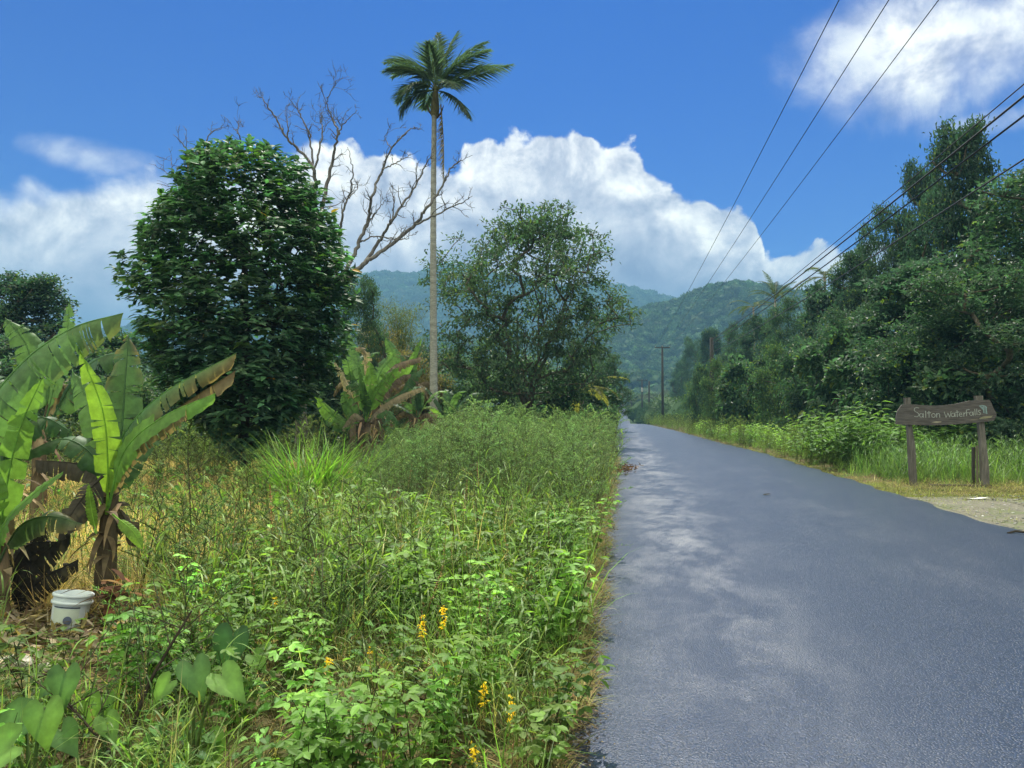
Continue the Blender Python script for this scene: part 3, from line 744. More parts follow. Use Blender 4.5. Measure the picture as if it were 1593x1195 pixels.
# ------------------------------------------------------------------ palms
def frond(L, npair, leafL, leafW, arch, col, seed, droop=.35, dead=False):
    """one palm frond along +X, rising then arching over"""
    g = np.random.default_rng(seed); mb = MB(); n = 22; f = np.linspace(0, 1, n)
    th = np.cumsum(np.full(n, arch/n)); pos = np.zeros((n, 3)); pos[1:,0] = np.cumsum(np.cos(th[:-1])*L/n); pos[1:,2] = -np.cumsum(np.sin(th[:-1])*L/n)
    tube(mb, pos, np.linspace(.028, .006, n), (.16,.17,.06) if not dead else (.25,.19,.11), 5)
    k = np.linspace(.16, .995, npair); P = np.stack([np.interp(k, f, pos[:,i]) for i in range(3)], 1)
    T_ = nrm(np.stack([np.interp(k, f, np.gradient(pos[:,i])) for i in range(3)], 1)); Nn = np.cross(T_, np.array([0,1.,0])); Nn = np.where(Nn[:,2:]<0, -Nn, Nn)
    for s_ in (-1, 1):
        sw = .55+.5*k
        Dr = nrm(np.array([0, s_, 0.])*1.0+T_*sw[:,None]+Nn*g.uniform(-.05,.30,(npair,1))+np.array([0,0,-1.])*droop*g.uniform(.5,1.5,(npair,1)))
        LL = leafL*np.sin(np.clip(k*1.05, 0, 1)*math.pi*.86+.32)**.7*g.uniform(.85,1.1,npair)
        cl = np.asarray(col)*np.exp(g.normal(0,.2,(npair,1)))*(1+k[:,None]*.25)
        leaves(mb, P, Dr, Nn+g.normal(0,.3,(npair,3)), LL, leafW, cl, 'lance', droop=.18, fold=.2)
    return mb
def palm_fronds(parent, z0, specs, L, npair, lL, lW, col, mat, seed0=0):
    for i, (azd, eld, arch, ls) in enumerate(specs):
        mb = frond(L*ls, npair, lL, lW, arch, np.asarray(col)*rng.uniform(.8, 1.25), seed0+i)
        o = mb.build('frond', mat, parent); o.location = (0, 0, z0)
        o.rotation_euler = (0, -math.radians(eld), math.radians(azd))
PX, PY = at(676, 640, 28.0)[:2]
palm = empty('palm', (PX, PY, float(terrain(PX, PY))))
tag(palm, 'tall slender palm with a ringed grey trunk and one dead frond hanging below its crown', 'palm')
zt = at(672, 176, 28)[2]                                            # top of the bare trunk
lx = (at(672,185,28)-at(676,640,28))[0]
mb = MB(); n = 90; f = np.linspace(0, 1, n)
r = .165-.075*f**.8+.006*np.sin(f*n*2.2)+.05*np.exp(-f*14)
c = np.array([.32,.31,.285])*(1+.14*np.sin(np.arange(n)*2.9))[:,None]
tube(mb, np.stack([-.06*np.sin(f*3)+lx*f, .05*np.sin(f*4), f*(zt+.1)-.1*(1-f)], -1), r, c, 10)
mb.build('trunk', M_palmbark, palm, smooth=True)
mb = MB(); tube(mb, [(lx,0,zt-.05),(lx,0,zt+.1),(lx+.01,0,zt+.35),(lx+.02,0,zt+.7),(lx+.03,0,zt+1.0)], [.09,.16,.17,.12,.09], (.16,.14,.07), 9)
for s_, zb in ((-1,.0),(1,.1)):
    tube(mb, [(lx+s_*.08,0,zt+.05-zb),(lx+s_*.22,.05,zt+.25-zb),(lx+s_*.33,.05,zt+.55-zb)], [.02,.045,.01], (.12,.08,.05), 5)
mb.build('crownshaft', M_bark, palm, smooth=True)
specs = [(180,80,1.7,1.15),(165,84,2.1,1.1),(198,66,1.7,1.0),(172,50,2.1,.85),(90,88,.3,1.1),(35,82,.4,1.15),(270,78,1.0,.8),
         (5,66,.8,1.2),(-12,54,.9,1.15),(12,44,.7,1.15),(-4,22,.3,1.35),(-25,-12,1.0,.95),
         (190,10,1.6,.8),(230,30,1.7,.75),(310,30,1.6,.75),(120,40,1.5,.8)]
palm_fronds(palm, 0, specs, 2.35, 52, .95, .065, (.070,.098,.066), M_tree, 100)
for ch in palm.children:
    if ch.name.startswith('frond'): ch.location = (lx+.03, 0, zt+1.0)
mb = frond(3.0, 60, .55, .05, .12, (.20,.165,.10), 400, droop=.5, dead=True); o = mb.build('dead_frond', M_dry, palm); tag(o, 'dead brown frond hanging straight down')
o.location = (lx+.24, -.05, zt+.45); o.rotation_euler = (0, math.radians(84), math.radians(20))

def small_palm(px, py, d, spread, lab, nf=11, L=2.2, seed=0, rise=(15, 75), azr=(0, 360), col=(.045,.07,.03), arch=1.3):
    P = at(px, py, d); x_, y_ = P[:2]; z_ = float(terrain(x_, y_)); r_ = empty('palm', (x_, y_, z_)); h = P[2]-z_
    mb = MB(); tube(mb, [(0,0,-.2),(.05,0,h*.5),(0,0,h)], [.13,.1,.09], (.2,.18,.15), 8); mb.build('trunk', M_palmbark, r_, smooth=True)
    g = np.random.default_rng(seed)
    sp = [(azr[0]+(azr[1]-azr[0])*(i+g.uniform(0,.7))/nf, g.uniform(*rise), arch*g.uniform(.8,1.2), g.uniform(.85,1.1)) for i in range(nf)]
    palm_fronds(r_, h, sp, L, 34, .55, .06, col, M_leaf, seed*50)
    return tag(r_, lab, 'palm', 'small palms among the trees')
small_palm(1206, 466, 70, 1, 'upright small palm poking out of the right-hand wood, left of its drooping neighbour', 10, 3.4, 5, (35, 85))
small_palm(1283, 432, 56, 1, 'small palm with drooping fronds high in the wood, just below the power cables', 10, 3.2, 6, (5, 60))
small_palm(1172, 478, 84, 1, 'short palm low on the left part of the right-hand wood', 8, 3.6, 7, (5, 50))
small_palm(905, 612, 38, 1, 'young coconut palm with yellowing fronds above the tall roadside weeds', 11, 2.6, 8, (10, 60), (0, 360), (.15,.16,.055), 1.6)

# ------------------------------------------------------------------ banana plants
def atY(px, py, Y): r_ = ray(px, py); return np.array([0, 0, CH])+r_*(Y/r_[1])
def banana_leaf(parent, pts, W, nref, col, tears=10, droop=.35, hang=(0., 0.), dead=0, seed=0, name='leaf', mat=None, label=None, wl=(1., 1.), browntip=0.):
    """midrib through pts; blade halves cut into strips by tears, each strip hanging a little differently"""
    g = np.random.default_rng(seed); mb = MB(); o_ = np.array(parent.location)
    n = 44; S_ = spline(np.asarray(pts)-o_, n); T_ = nrm(np.gradient(S_, axis=0)); Ln = np.linalg.norm(np.diff(S_, axis=0), axis=1).sum()
    nref = nrm(np.asarray(nref, float)); f = np.linspace(0, 1, n)
    pet = .16 if not dead else .08
    rib = np.asarray(col)*1.35 if not dead else np.asarray(col)*.8
    tube(mb, S_, np.interp(f, [0, pet, 1], [.022, .014, .003])*(W/.28)**.5, rib, 5)
    wf = lambda t_: W*np.clip(np.sin(np.clip((t_-pet)/(1-pet), 0, 1)**.62*math.pi), 0, 1)**.55
    for si, s_ in enumerate((-1, 1)):
        cuts = np.sort(np.concatenate([[pet, 1.], g.uniform(pet+.03, .97, tears)]))
        for a, b in zip(cuts[:-1], cuts[1:]):
            if b-a < .006: continue
            k = max(2, int((b-a)*46)+1); ff = np.linspace(a, b, k); nc = 5
            dr_ = droop*g.uniform(.5, 1.5)+hang[si]+(g.uniform(0, .5) if tears > 6 else 0); curl = g.normal(0, .25)
            C_ = np.stack([np.interp(ff, f, S_[:,i]) for i in range(3)], 1); TT = nrm(np.stack([np.interp(ff, f, T_[:,i]) for i in range(3)], 1))
            Sd = nrm(np.cross(TT, nref))*s_; Nn = nrm(np.cross(Sd, TT))*s_
            Nn = np.where((Nn@nref)[:,None] < 0, -Nn, Nn)
            w = wf(ff)*wl[si]*g.uniform(.88, 1.04)
            shrink = np.linspace(1, .86 if tears > 3 else 1., nc); mid_ = (a+b)/2
            rows = []; cur = C_.copy(); ang = .25
            for c_ in range(nc):
                u_ = c_/(nc-1)
                rows.append(cur+TT*((mid_-ff)*(1-shrink[c_])*Ln*1.2+u_*w*.10)[:,None]+Nn*(.006*np.sin(ff*190+c_*.4))[:,None]*u_)
                ang_ = -.30+(dr_+curl*u_)*(u_*1.35+.25)
                cur = cur+(Sd*math.cos(ang_)-Nn*math.sin(ang_))*(w/(nc-1))[:,None]+np.array([0,0,-.012*dr_])
            V = np.stack(rows, 1); tone = np.exp(g.normal(0, .10))*np.exp(g.normal(0, .05, (k, 1, 1)))
            cc_ = np.asarray(col)*tone*np.ones((k, nc, 1))
            if browntip: 
                e = np.clip((np.linspace(0,1,nc)[None,:,None]*.6+ff[:,None,None]-1.15+browntip), 0, 1)*1.6; e = np.clip(e*g.uniform(.5,1.4), 0, 1); cc_ = cc_*(1-e)+np.array([.20,.15,.09])*e
            i = np.arange(k-1)[:,None]*nc; j = np.arange(nc-1)[None]
            q = np.stack([i+j, i+nc+j, i+nc+j+1, i+j+1], -1).reshape(-1, 4)
            mb.add(V.reshape(-1,3), cc_.reshape(-1,3), q=q)
    o = mb.build(name, mat or (M_dry if dead else M_ban), parent, smooth=True)
    if label: tag(o, label)
    return o
def pseudostem(parent, h, r, col=(.16,.12,.075), lean=(0,0), skirts=16, seed=0):
    g = np.random.default_rng(seed); mb = MB(); n = 12; f = np.linspace(0, 1, n)
    c = np.array(col)*np.exp(g.normal(0, .25, (n, 1)))
    tube(mb, np.stack([lean[0]*f, lean[1]*f, f*h-.1], -1), r*(1.15-.45*f)*(1+.05*np.sin(f*20)), c, 10)
    P = np.stack([g.normal(0, r*.5, skirts)+lean[0]*.7, g.normal(0, r*.5, skirts)+lean[1]*.7, g.uniform(h*.35, h*.95, skirts)], -1)
    blades(mb, P, g.uniform(0, 6.28, skirts), g.uniform(.25, .7, skirts)*h*.6, g.uniform(.04, .10, skirts), g.uniform(1.2, 2.2, skirts), g.uniform(.8, 1.6, skirts), jit((.22,.165,.10), skirts, .45, .06), 5, 1)
    return mb.build('stem', [M_bark, M_dry], parent)
TOC = (0, -1, .15)
def L_(pl, pix, d, W, nref, col, dd_=0, **k):
    n_ = len(pix); return banana_leaf(pl, [at(p[0], p[1], d+dd_*i/(n_-1)) for i, p in enumerate(pix)], W, nref, col, **k)
GB = (.14, .27, .06); GM = (.095, .19, .070); GD = (.060, .125, .055); GY = (.20, .34, .05)
A_ = at(160, 940, 6.15); pA = empty('banana_plant', (A_[0], A_[1], 0)); tag(pA, 'banana plant with a bright upright leaf and a half dead one, right of the bucket', 'banana plant', 'banana plants')
pseudostem(pA, 1.08, .085, (.10,.075,.05), (.02, .05), 34, 1)
L_(pA, [(166,800),(168,730),(160,640),(124,545)], 6.15, .115, (.25,-1,.3), GY, -.25, tears=9, droop=.25, seed=1, label='bright yellow-green upright leaf')
L_(pA, [(168,780),(185,690),(250,615),(368,549)], 6.2, .15, (-.2,-.55,.9), GM, -.3, tears=26, droop=.55, hang=(0,.5), seed=2, browntip=.35, label='torn leaf with a dead brown lower half')
L_(pA, [(168,775),(200,700),(270,640),(366,577)], 6.2, .09, (-.2,-.7,.7), (.25,.19,.13), -.25, tears=30, droop=.9, hang=(0,.5), seed=3, dead=1, name='dead_leaf')
L_(pA, [(168,790),(195,700),(255,648),(335,612)], 6.1, .12, (-.3,-.8,.5), GB, -.5, tears=3, droop=.7, seed=4)
L_(pA, [(172,780),(188,680),(195,590),(200,520)], 6.5, .18, (.3,-1,.1), GD, .3, tears=16, droop=.3, seed=5, browntip=.1)
L_(pA, [(165,790),(152,720),(100,683),(25,712)], 6.3, .13, (.1,-.5,.85), GD, -.1, tears=6, droop=.6, seed=6)
L_(pA, [(168,790),(160,700),(140,630),(112,575)], 6.6, .16, (.1,-1,.3), GM, .3, tears=8, droop=.4, seed=7)
L_(pA, [(170,800),(205,720),(232,680),(250,668)], 6.4, .14, (0,-.6,.8), GD, .3, tears=5, droop=.5, seed=8)
L_(pA, [(162,742),(120,722),(55,716)], 6.3, .10, (0,-.7,.7), (.10,.085,.075), -.2, tears=8, droop=1.3, dead=1, seed=9, name='dead_leaf')
L_(pA, [(160,740),(128,775),(92,830)], 6.0, .14, (.5,-.9,.2), (.07,.06,.055), -.2, tears=12, droop=1.0, dead=1, seed=10, name='dead_leaf')
L_(pA, [(150,830),(142,790),(138,752)], 5.9, .05, TOC, GY, 0, tears=0, droop=.3, seed=11)
L_(pA, [(175,800),(205,825),(222,850)], 6.0, .05, (0,-.6,.9), GY, 0, tears=0, droop=.3, seed=12)
L_(pA, [(170,770),(190,800),(210,840)], 6.2, .12, (.3,-.8,.3), (.10,.08,.06), 0, tears=14, droop=1.2, dead=1, seed=13, name='dead_leaf')
B_ = at(-8, 955, 5.75); pB = empty('banana_plant', (B_[0], B_[1], 0)); tag(pB, 'banana plant at the left photo edge whose huge leaf arches over the others', 'banana plant', 'banana plants')
pseudostem(pB, 1.15, .10, (.20,.14,.085), (-.02, .0), 30, 2)
L_(pB, [(-2,860),(8,770),(30,670),(68,583)], 5.7, .115, (.45,-1,.2), GB, -.15, tears=7, droop=.2, seed=21)
L_(pB, [(-60,800),(-50,680),(30,570),(110,512),(192,487)], 5.8, .32, (-.25,-.62,.75), GM, .3, tears=26, droop=.5, hang=(0,.75), seed=22, wl=(.45,1.15), browntip=.08, label='huge torn leaf arching to the right')
L_(pB, [(-5,870),(8,815),(45,775),(98,734)], 5.6, .12, (-.1,-.7,.8), GB, -.2, tears=1, droop=.4, seed=23)
L_(pB, [(-5,880),(30,820),(75,803),(128,815)], 5.7, .11, (0,-.8,.6), (.075,.12,.06), -.2, tears=5, droop=1.0, seed=24, browntip=.2)
L_(pB, [(-10,830),(-30,720),(-40,640),(-60,560)], 5.9, .17, (.3,-1,.1), GM, .3, tears=8, droop=.3, seed=25)
L_(pB, [(-10,840),(10,700),(60,650),(112,672)], 6.0, .15, (0,-.7,.7), GD, .5, tears=8, droop=.6, seed=26)
L_(pB, [(-15,820),(-40,760),(-90,700)], 5.5, .2, (.3,-.8,.5), GB, -.3, tears=4, droop=.4, seed=27)
for i, (a, b, c, w) in enumerate([((25,940),(50,880),(110,825),.13), ((20,930),(40,860),(72,820),.13), ((25,950),(60,905),(122,870),.12), ((20,935),(30,880),(35,835),.10), ((10,900),(40,850),(95,842),.12)]):
    L_(pB, [a, b, c], 5.95, w, (.2,-1,.2), (.035,.032,.030), .1, tears=24, droop=1.0, dead=1, seed=30+i, name='dead_leaf', label='blackened collapsed leaf')
C_ = at(60, 760, 10); pC = empty('banana_plant', (C_[0], C_[1], 0)); tag(pC, 'banana plant farther back on the left, only its upper leaves showing over the arching leaf', 'banana plant', 'banana plants')
pseudostem(pC, 1.6, .1, seed=3)
L_(pC, [(60,690),(52,590),(40,535),(8,494)], 10, .24, (.3,-1,.2), GM, 0, tears=8, droop=.4, seed=41)
L_(pC, [(62,690),(90,580),(104,520),(108,468)], 10, .20, (-.3,-1,.2), GM, 0, tears=6, droop=.4, seed=42)
L_(pC, [(62,690),(110,600),(150,560),(200,545)], 10, .3, (-.1,-.7,.7), GD, 0, tears=12, droop=.7, seed=43)
L_(pC, [(60,690),(20,620),(-20,590),(-60,600)], 10, .3, (.1,-.7,.7), GD, 0, tears=12, droop=.7, seed=44)
L_(pC, [(62,690),(80,610),(96,600),(112,630)], 10.2, .2, (.1,-.9,.3), (.22,.18,.14), 0, tears=16, droop=1.2, dead=1, seed=45, name='dead_leaf')

def banana_plant(px, d, h, nl, Ll, W, lab, seed, ndead=4, z_=None):
    g = np.random.default_rng(seed); P = at(px, 640, d); r_ = empty('banana_plant', (P[0], P[1], float(terrain(P[0], P[1]))))
    pseudostem(r_, h, .11, (.13,.10,.07), (g.normal(0,.05), g.normal(0,.05)), 30, seed); base = np.array(r_.location)+[0,0,h-.12]
    for i in range(nl):
        a = i*2.4+g.uniform(-.3,.3)+seed; e = g.uniform(.55, 1.45) if i else 1.5; L = Ll*g.uniform(.75, 1.1)
        hd_ = np.array([math.cos(a), math.sin(a), 0]); up_ = np.array([0,0,1.])
        pts = [base, base+(hd_*math.cos(e)*.35+up_*math.sin(e)*.4)*L, base+(hd_*math.cos(e)*.75+up_*math.sin(e)*.68)*L, base+(hd_*(math.cos(e)*1.0+.12)+up_*(math.sin(e)*.80-.12*math.cos(e)))*L]
        nr = up_*.75-hd_*.45*math.sin(e)
        if e > 1.2: nr = np.array([g.normal(0,.4), -1, .2])
        c = np.array([GB, GM, GM, GD, GD][g.integers(0,5)])*[.85,.85,1.]
        banana_leaf(r_, pts, W*g.uniform(.8,1.1), nr, c, tears=int(g.integers(4,22)), droop=.5, seed=seed*100+i, browntip=g.choice([0,0,.25]))
    for i in range(ndead):
        a = g.uniform(0,6.28); L = Ll*g.uniform(.5,.95); hd_ = np.array([math.cos(a), math.sin(a), 0]); e = g.uniform(-.1,.5)
        pts = [base-[0,0,.05], base+hd_*L*.3+[0,0,L*.22*(e+.5)], base+hd_*L*.62+[0,0,-L*.02+L*e*.3], base+hd_*L*.85+[0,0,-L*(.38-e*.5)]]
        banana_leaf(r_, pts, W*.9, (0,0,1), np.array((.24,.19,.13))*g.uniform(.6,1.1), tears=26, droop=1.25, hang=(.3,.3), dead=1, seed=seed*100+50+i, name='dead_leaf')
    return tag(r_, lab, 'banana plant', 'banana plants')
def Z_(*p): return [(342+a/3.933, 529+b/3.933) for a, b in p]
P = at(571, 640, 19.5); pM = empty('banana_plant', (P[0], P[1], float(terrain(P[0], P[1])))); tag(pM, 'banana plant with shaggy brown stem, behind the tall bright grass clump', 'banana plant', 'banana plants')
pseudostem(pM, 1.45, .13, (.13,.10,.07), (0, 0), 60, 61)
for k, (pp, W, nr, c, kw) in enumerate([
    (Z_((890,500),(900,360),(925,240),(915,125)), .21, (.2,-1,.2), GB, dict(tears=5)),
    (Z_((895,500),(940,350),(1020,235),(1095,165)), .24, (.3,-.8,.6), GB, dict(tears=16, droop=.6)),
    (Z_((880,500),(815,440),(775,370),(755,310)), .22, (-.3,-.9,.4), GM, dict(tears=6)),
    (Z_((875,505),(760,500),(665,440),(578,335)), .22, (-.3,-.8,.6), GB, dict(tears=4, droop=.5)),
    (Z_((885,490),(870,360),(840,270),(770,285)), .24, (0,-.7,.7), GM, dict(tears=14, droop=.8)),
    (Z_((880,490),(900,400),(880,330),(850,160)), .18, (-.5,-1,.2), GD, dict(tears=6)),
    (Z_((895,505),(1000,430),(1060,470),(1080,520)), .18, (0,-.7,.7), GM, dict(tears=8, droop=.8)),
    (Z_((870,505),(740,520),(640,470),(610,480)), .18, (0,-.6,.8), GM, dict(tears=6, droop=.8)),
    (Z_((900,500),(1000,400),(1120,330),(1255,285)), .13, (0,-.6,.8), (.36,.29,.21), dict(tears=34, droop=1.3, hang=(.4,.4), dead=1, name='dead_leaf')),
    (Z_((890,490),(830,450),(790,480),(750,540)), .16, (0,-.6,.8), (.34,.28,.2), dict(tears=30, droop=1.3, hang=(.4,.4), dead=1, name='dead_leaf')),
    (Z_((900,490),(960,480),(985,540),(990,640)), .14, (.3,-.8,.3), (.16,.12,.09), dict(tears=26, droop=1.2, dead=1, name='dead_leaf')),
    (Z_((890,490),(860,500),(850,590),(850,680)), .14, (-.3,-.8,.3), (.12,.09,.075), dict(tears=26, droop=1.2, dead=1, name='dead_leaf'))]):
    L_(pM, pp, 19.4, W, nr, c, .15*(-1)**k, seed=700+k, **kw)
P = at(585, 640, 24); pN = empty('banana_plant', (P[0], P[1], float(terrain(P[0], P[1])))); tag(pN, 'taller banana plant with large hanging brown leaves, between dome-shaped tree and palm', 'banana plant', 'banana plants')
pseudostem(pN, 2.3, .14, (.13,.10,.07), (0, 0), 60, 62)
for k, (pp, W, nr, c, kw) in enumerate([
    (Z_((930,420),(860,200),(815,90),(790,-40)), .24, (.3,-1,.1), GM, dict(tears=12)),
    (Z_((940,400),(980,200),(1060,90),(1010,-20)), .30, (.3,-.9,.4), GM, dict(tears=16, droop=.7)),
    (Z_((945,400),(1050,250),(1140,180),(1235,-10)), .18, (.3,-1,.2), GB, dict(tears=8)),
    (Z_((940,400),(1000,240),(1080,150),(1230,105)), .30, (0,-.7,.7), (.26,.20,.17), dict(tears=36, droop=1.3, hang=(.4,.4), dead=1, name='dead_leaf')),
    (Z_((940,400),(1060,260),(1150,210),(1215,260)), .26, (0,-.7,.7), (.2,.15,.13), dict(tears=36, droop=1.3, hang=(.4,.4), dead=1, name='dead_leaf')),
    (Z_((935,400),(900,180),(880,60),(830,40)), .22, (0,-.7,.7), (.33,.27,.2), dict(tears=30, droop=1.3, hang=(.3,.3), dead=1, name='dead_leaf')),
    (Z_((935,400),(800,300),(740,200),(700,130)), .22, (0,-.7,.7), (.32,.28,.18), dict(tears=30, droop=1.1, hang=(.3,.3), dead=1, name='dead_leaf')),
    (Z_((945,400),(1100,330),(1180,220),(1260,170)), .26, (0,-.7,.7), GD, dict(tears=16, droop=.8))]):
    L_(pN, pp, 24, W, nr, c, .3*(-1)**k, seed=740+k, **kw)
banana_plant(548, 26.5, 2.5, 6, 2.0, .22, 'banana plant half hidden by the right side of the dome-shaped tree', 63, 3)
banana_plant(650, 24.5, 1.5, 6, 1.4, .17, 'small banana plant immediately left of the palm trunk', 64, 5)
banana_plant(696, 27.0, 1.3, 6, 1.9, .19, 'low banana plant immediately right of the palm trunk', 65, 3)
banana_plant(640, 33.0, 2.6, 6, 2.1, .22, 'far banana plant behind the palm trunk', 66, 5)

# ------------------------------------------------------------------ name board
SY = 17.4
def Sg(zx, zy, dy=0.): return atY(1380+zx/6.64, 600+zy/6.64, SY)+np.array([0, dy, 0])
sg = empty('name_board', tuple(np.append(Sg(620, 1060)[:2], 0))); so = np.array(sg.location)
tag(sg, 'weathered wooden name board with hand-painted white lettering on two leaning posts', 'sign')
def prism(pts, y0, y1, col, mat, name, parent, org_, sub=0):
    P = np.array([Sg(*p) for p in pts])-org_; n_ = len(P); mb = MB(); c_ = P.mean(0)
    Fr = P.copy(); Fr[:,1] += y0; Bk = P.copy(); Bk[:,1] += y1; cen = c_.copy(); cf = c_+[0,y0,0]; cb_ = c_+[0,y1,0]
    V = np.vstack([Fr, Bk, [cf], [cb_]]); k = np.arange(n_); k2 = (k+1)%n_
    mb.add(V, col, t=np.vstack([np.stack([k, k2, np.full(n_, 2*n_)], 1), np.stack([n_+k2, n_+k, np.full(n_, 2*n_+1)], 1)]), q=np.stack([k2, k, k+n_, k2+n_], 1))
    return mb.build(name, mat, parent)
prism([(90,332),(105,262),(150,196),(200,190),(350,200),(500,206),(600,202),(700,190),(780,172),(850,156),(960,150),(1050,147),(1068,172),(1085,215),(1125,290),(1118,320),(1100,360),(1000,374),(850,388),(700,400),(450,411),(280,406),(90,400)], -.03, .03, (.098,.088,.088), M_wood, 'board', sg, so)
prism([(190,125),(248,122),(262,400),(300,640),(318,1000),(330,1062),(262,1068),(245,900),(232,640),(218,400)], .034, .15, (.12,.108,.10), M_post, 'post', sg, so)
prism([(925,104),(998,102),(1012,380),(1035,600),(1062,850),(1070,1062),(985,1066),(985,850),(972,560),(955,380)], .034, .15, (.145,.13,.12), M_post, 'post', sg, so)
prism([(928,640),(955,640),(950,1030),(928,1030)], .19, .26, (.05,.042,.04), M_post, 'brace', sg, so)
prism([(955,620),(972,625),(985,1020),(962,1020)], .155, .18, (.2,.17,.14), M_post, 'brace', sg, so)
prism([(430,1018),(1068,1024),(1070,1060),(430,1060)], -.05, .03, (.075,.065,.06), M_wood, 'bottom_rail', sg, so)
prism([(450,380),(500,370),(556,370),(552,378),(500,384)], -.034, -.0305, (.30,.27,.21), M_wood, 'bare_patch', sg, so)
prism([(940,340),(985,318),(1085,311),(1068,330),(1010,340),(960,346)], -.034, -.0305, (.27,.25,.17), M_wood, 'bare_patch', sg, so)
prism([(838,362),(870,346),(930,338),(935,350),(900,360)], -.034, -.0305, (.15,.13,.11), M_wood, 'bare_patch', sg, so)
def circ(cx, cy, r_, rx=.95): return [(cx+r_*rx*math.cos(a), cy+r_*math.sin(a)) for a in np.linspace(0, 6.283, 15)]
def strokes(lst, w, col, name):
    mb = MB()
    for st in lst:
        P = np.array([Sg(*p) for p in st])-so; P[:,1] -= .032
        for a, b in zip(P[:-1], P[1:]):
            d_ = b-a; L = np.linalg.norm(d_); d_ = d_/max(L, 1e-6); n_ = np.array([-d_[2], 0, d_[0]])*w/2; a = a-d_*w*.25; b = b+d_*w*.25
            v = [a-n_, b-n_, b+n_, a+n_]; v = np.array(v); v[:,1] -= rng.uniform(0, .0012); v2 = v+[0,.003,0]
            mb.add(np.vstack([v, v2]), np.array(col)*rng.uniform(.75, 1.05), q=[[0,1,2,3],[4,7,6,5],[0,4,5,1],[1,5,6,2],[2,6,7,3],[3,7,4,0]])
    return mb.build(name, M_paint, sg)
strokes([[(322,232),(300,226),(280,234),(274,250),(284,268),(306,278),(322,292),(322,310),(305,322),(276,318)],
    circ(347,307,19), [(367,286),(369,329)], [(392,262),(394,329)], [(426,263),(428,329)], [(406,284),(447,281)], circ(473,308,20),
    [(505,286),(507,329)], [(507,302),(518,288),(530,288),(537,300),(538,329)],
    [(583,270),(603,329),(622,284),(641,326),(655,266)], circ(674,303,19), [(694,281),(697,323)], [(716,255),(719,323)], [(700,276),(736,272)],
    [(739,300),(768,297),(762,284),(748,282),(739,292),(740,308),(750,318),(769,315)], [(784,280),(787,321)], [(787,297),(795,284),(806,280)],
    [(846,247),(812,251),(816,313)], [(814,281),(838,278)], circ(862,290,18), [(881,268),(884,309)], [(899,244),(903,307)], [(919,241),(922,305)],
    [(959,257),(944,254),(937,264),(942,274),(955,280),(958,293),(948,303),(935,301)]], .0115, (.36,.38,.37), 'lettering')
strokes([[(948,210),(978,206),(1006,212),(1022,226)], [(948,210),(966,228),(986,248)], [(962,208),(988,240)], [(985,212),(993,282)], [(1001,212),(1007,288)], [(1014,222),(1024,292)]], .013, (.26,.38,.41), 'waterfall_symbol')

# ------------------------------------------------------------------ poles and lines
def pole(px, d, ytop, r_, lab, arm=0., armpx=None, lean=0., zb=None, tx=0):
    P = at(px, 640, d); z_ = float(terrain(P[0], P[1])); h = at(px, ytop, d)[2]-z_
    o_ = empty('utility_pole', (P[0], P[1], z_)); mb = MB(); tube(mb, [(0,0,-.5),(lean*.5,0,h*.5),(lean,0,h)], [r_*1.15,r_,r_*.8], (.040,.038,.038), 8)
    mb.build('pole_shaft', M_pole, o_, smooth=True)
    if arm:
        mb = MB(); box(mb, (lean, -r_-.06, h-.25), (arm, .12, .13), (.05,.048,.045)); a_ = mb.build('crossarm', M_pole, o_)
        for s_ in (-.92, 0, .92):
            mb = MB(); tube(mb, [(lean+s_*arm/2,-r_-.06,h-.19),(lean+s_*arm/2,-r_-.06,h-.05),(lean+s_*arm/2,-r_-.06,h+.02)], [.03,.055,.04], (.25,.24,.23), 8)
            mb.build('insulator', M_plastic, o_)
    if tx:
        mb = MB(); tube(mb, [(0,-r_-.3,h-2.9),(0,-r_-.3,h-2.85),(0,-r_-.3,h-2.0),(0,-r_-.3,h-1.95)], [.2,.26,.26,.2], (.35,.36,.36), 10); mb.build('transformer', M_metal, o_)
    tag(o_, lab, 'utility pole', 'utility poles'); return o_, h
pa, ha = pole(1031, 106, 538, .17, 'slim dark utility pole with a crossarm beside the right road edge, tallest of the row', 2.1)
pole(999, 172, 590, .17, 'thin utility pole with a crossarm and transformer just right of the vanishing road', 2.3, tx=1)
pole(1010, 165, 593, .2, 'plain thin utility pole between the crossarm pole and the transformer pole')
pole(985, 200, 602, .15, 'faint leaning pole nearest to the far strip of road', lean=-.8)
pb, hb = pole(1108, 55, 525, .16, 'thick dark utility pole rising out of the wood with its foot hidden')
def cable(name, p0, p1, sag, r_, lab, group, n=60):
    p0 = np.array(p0, float); p1 = np.array(p1, float); f = np.linspace(0, 1, n)
    P = p0+(p1-p0)*f[:,None]; P[:,2] -= 4*sag*f*(1-f); mb = MB(); tube(mb, P, r_, (.02,.02,.022), 5)
    return tag(mb.build(name, M_cable), lab, 'cable', group)
pal = np.array(pa.location); pbl = np.array(pb.location)
for i, (xa, s_) in enumerate(((4.6, -.92), (5.65, 0), (6.7, .92))):
    n_ = ['leftmost of the three thin power lines crossing the upper sky', 'middle one of the three thin power lines crossing the upper sky', 'rightmost of the three thin power lines crossing the upper sky'][i]
    Zn = 11.1
    cable('power_line', pal+[s_*1.05, -.2, ha+.02], (xa, -22, Zn), 1.0, .011, n_, 'thin power lines')
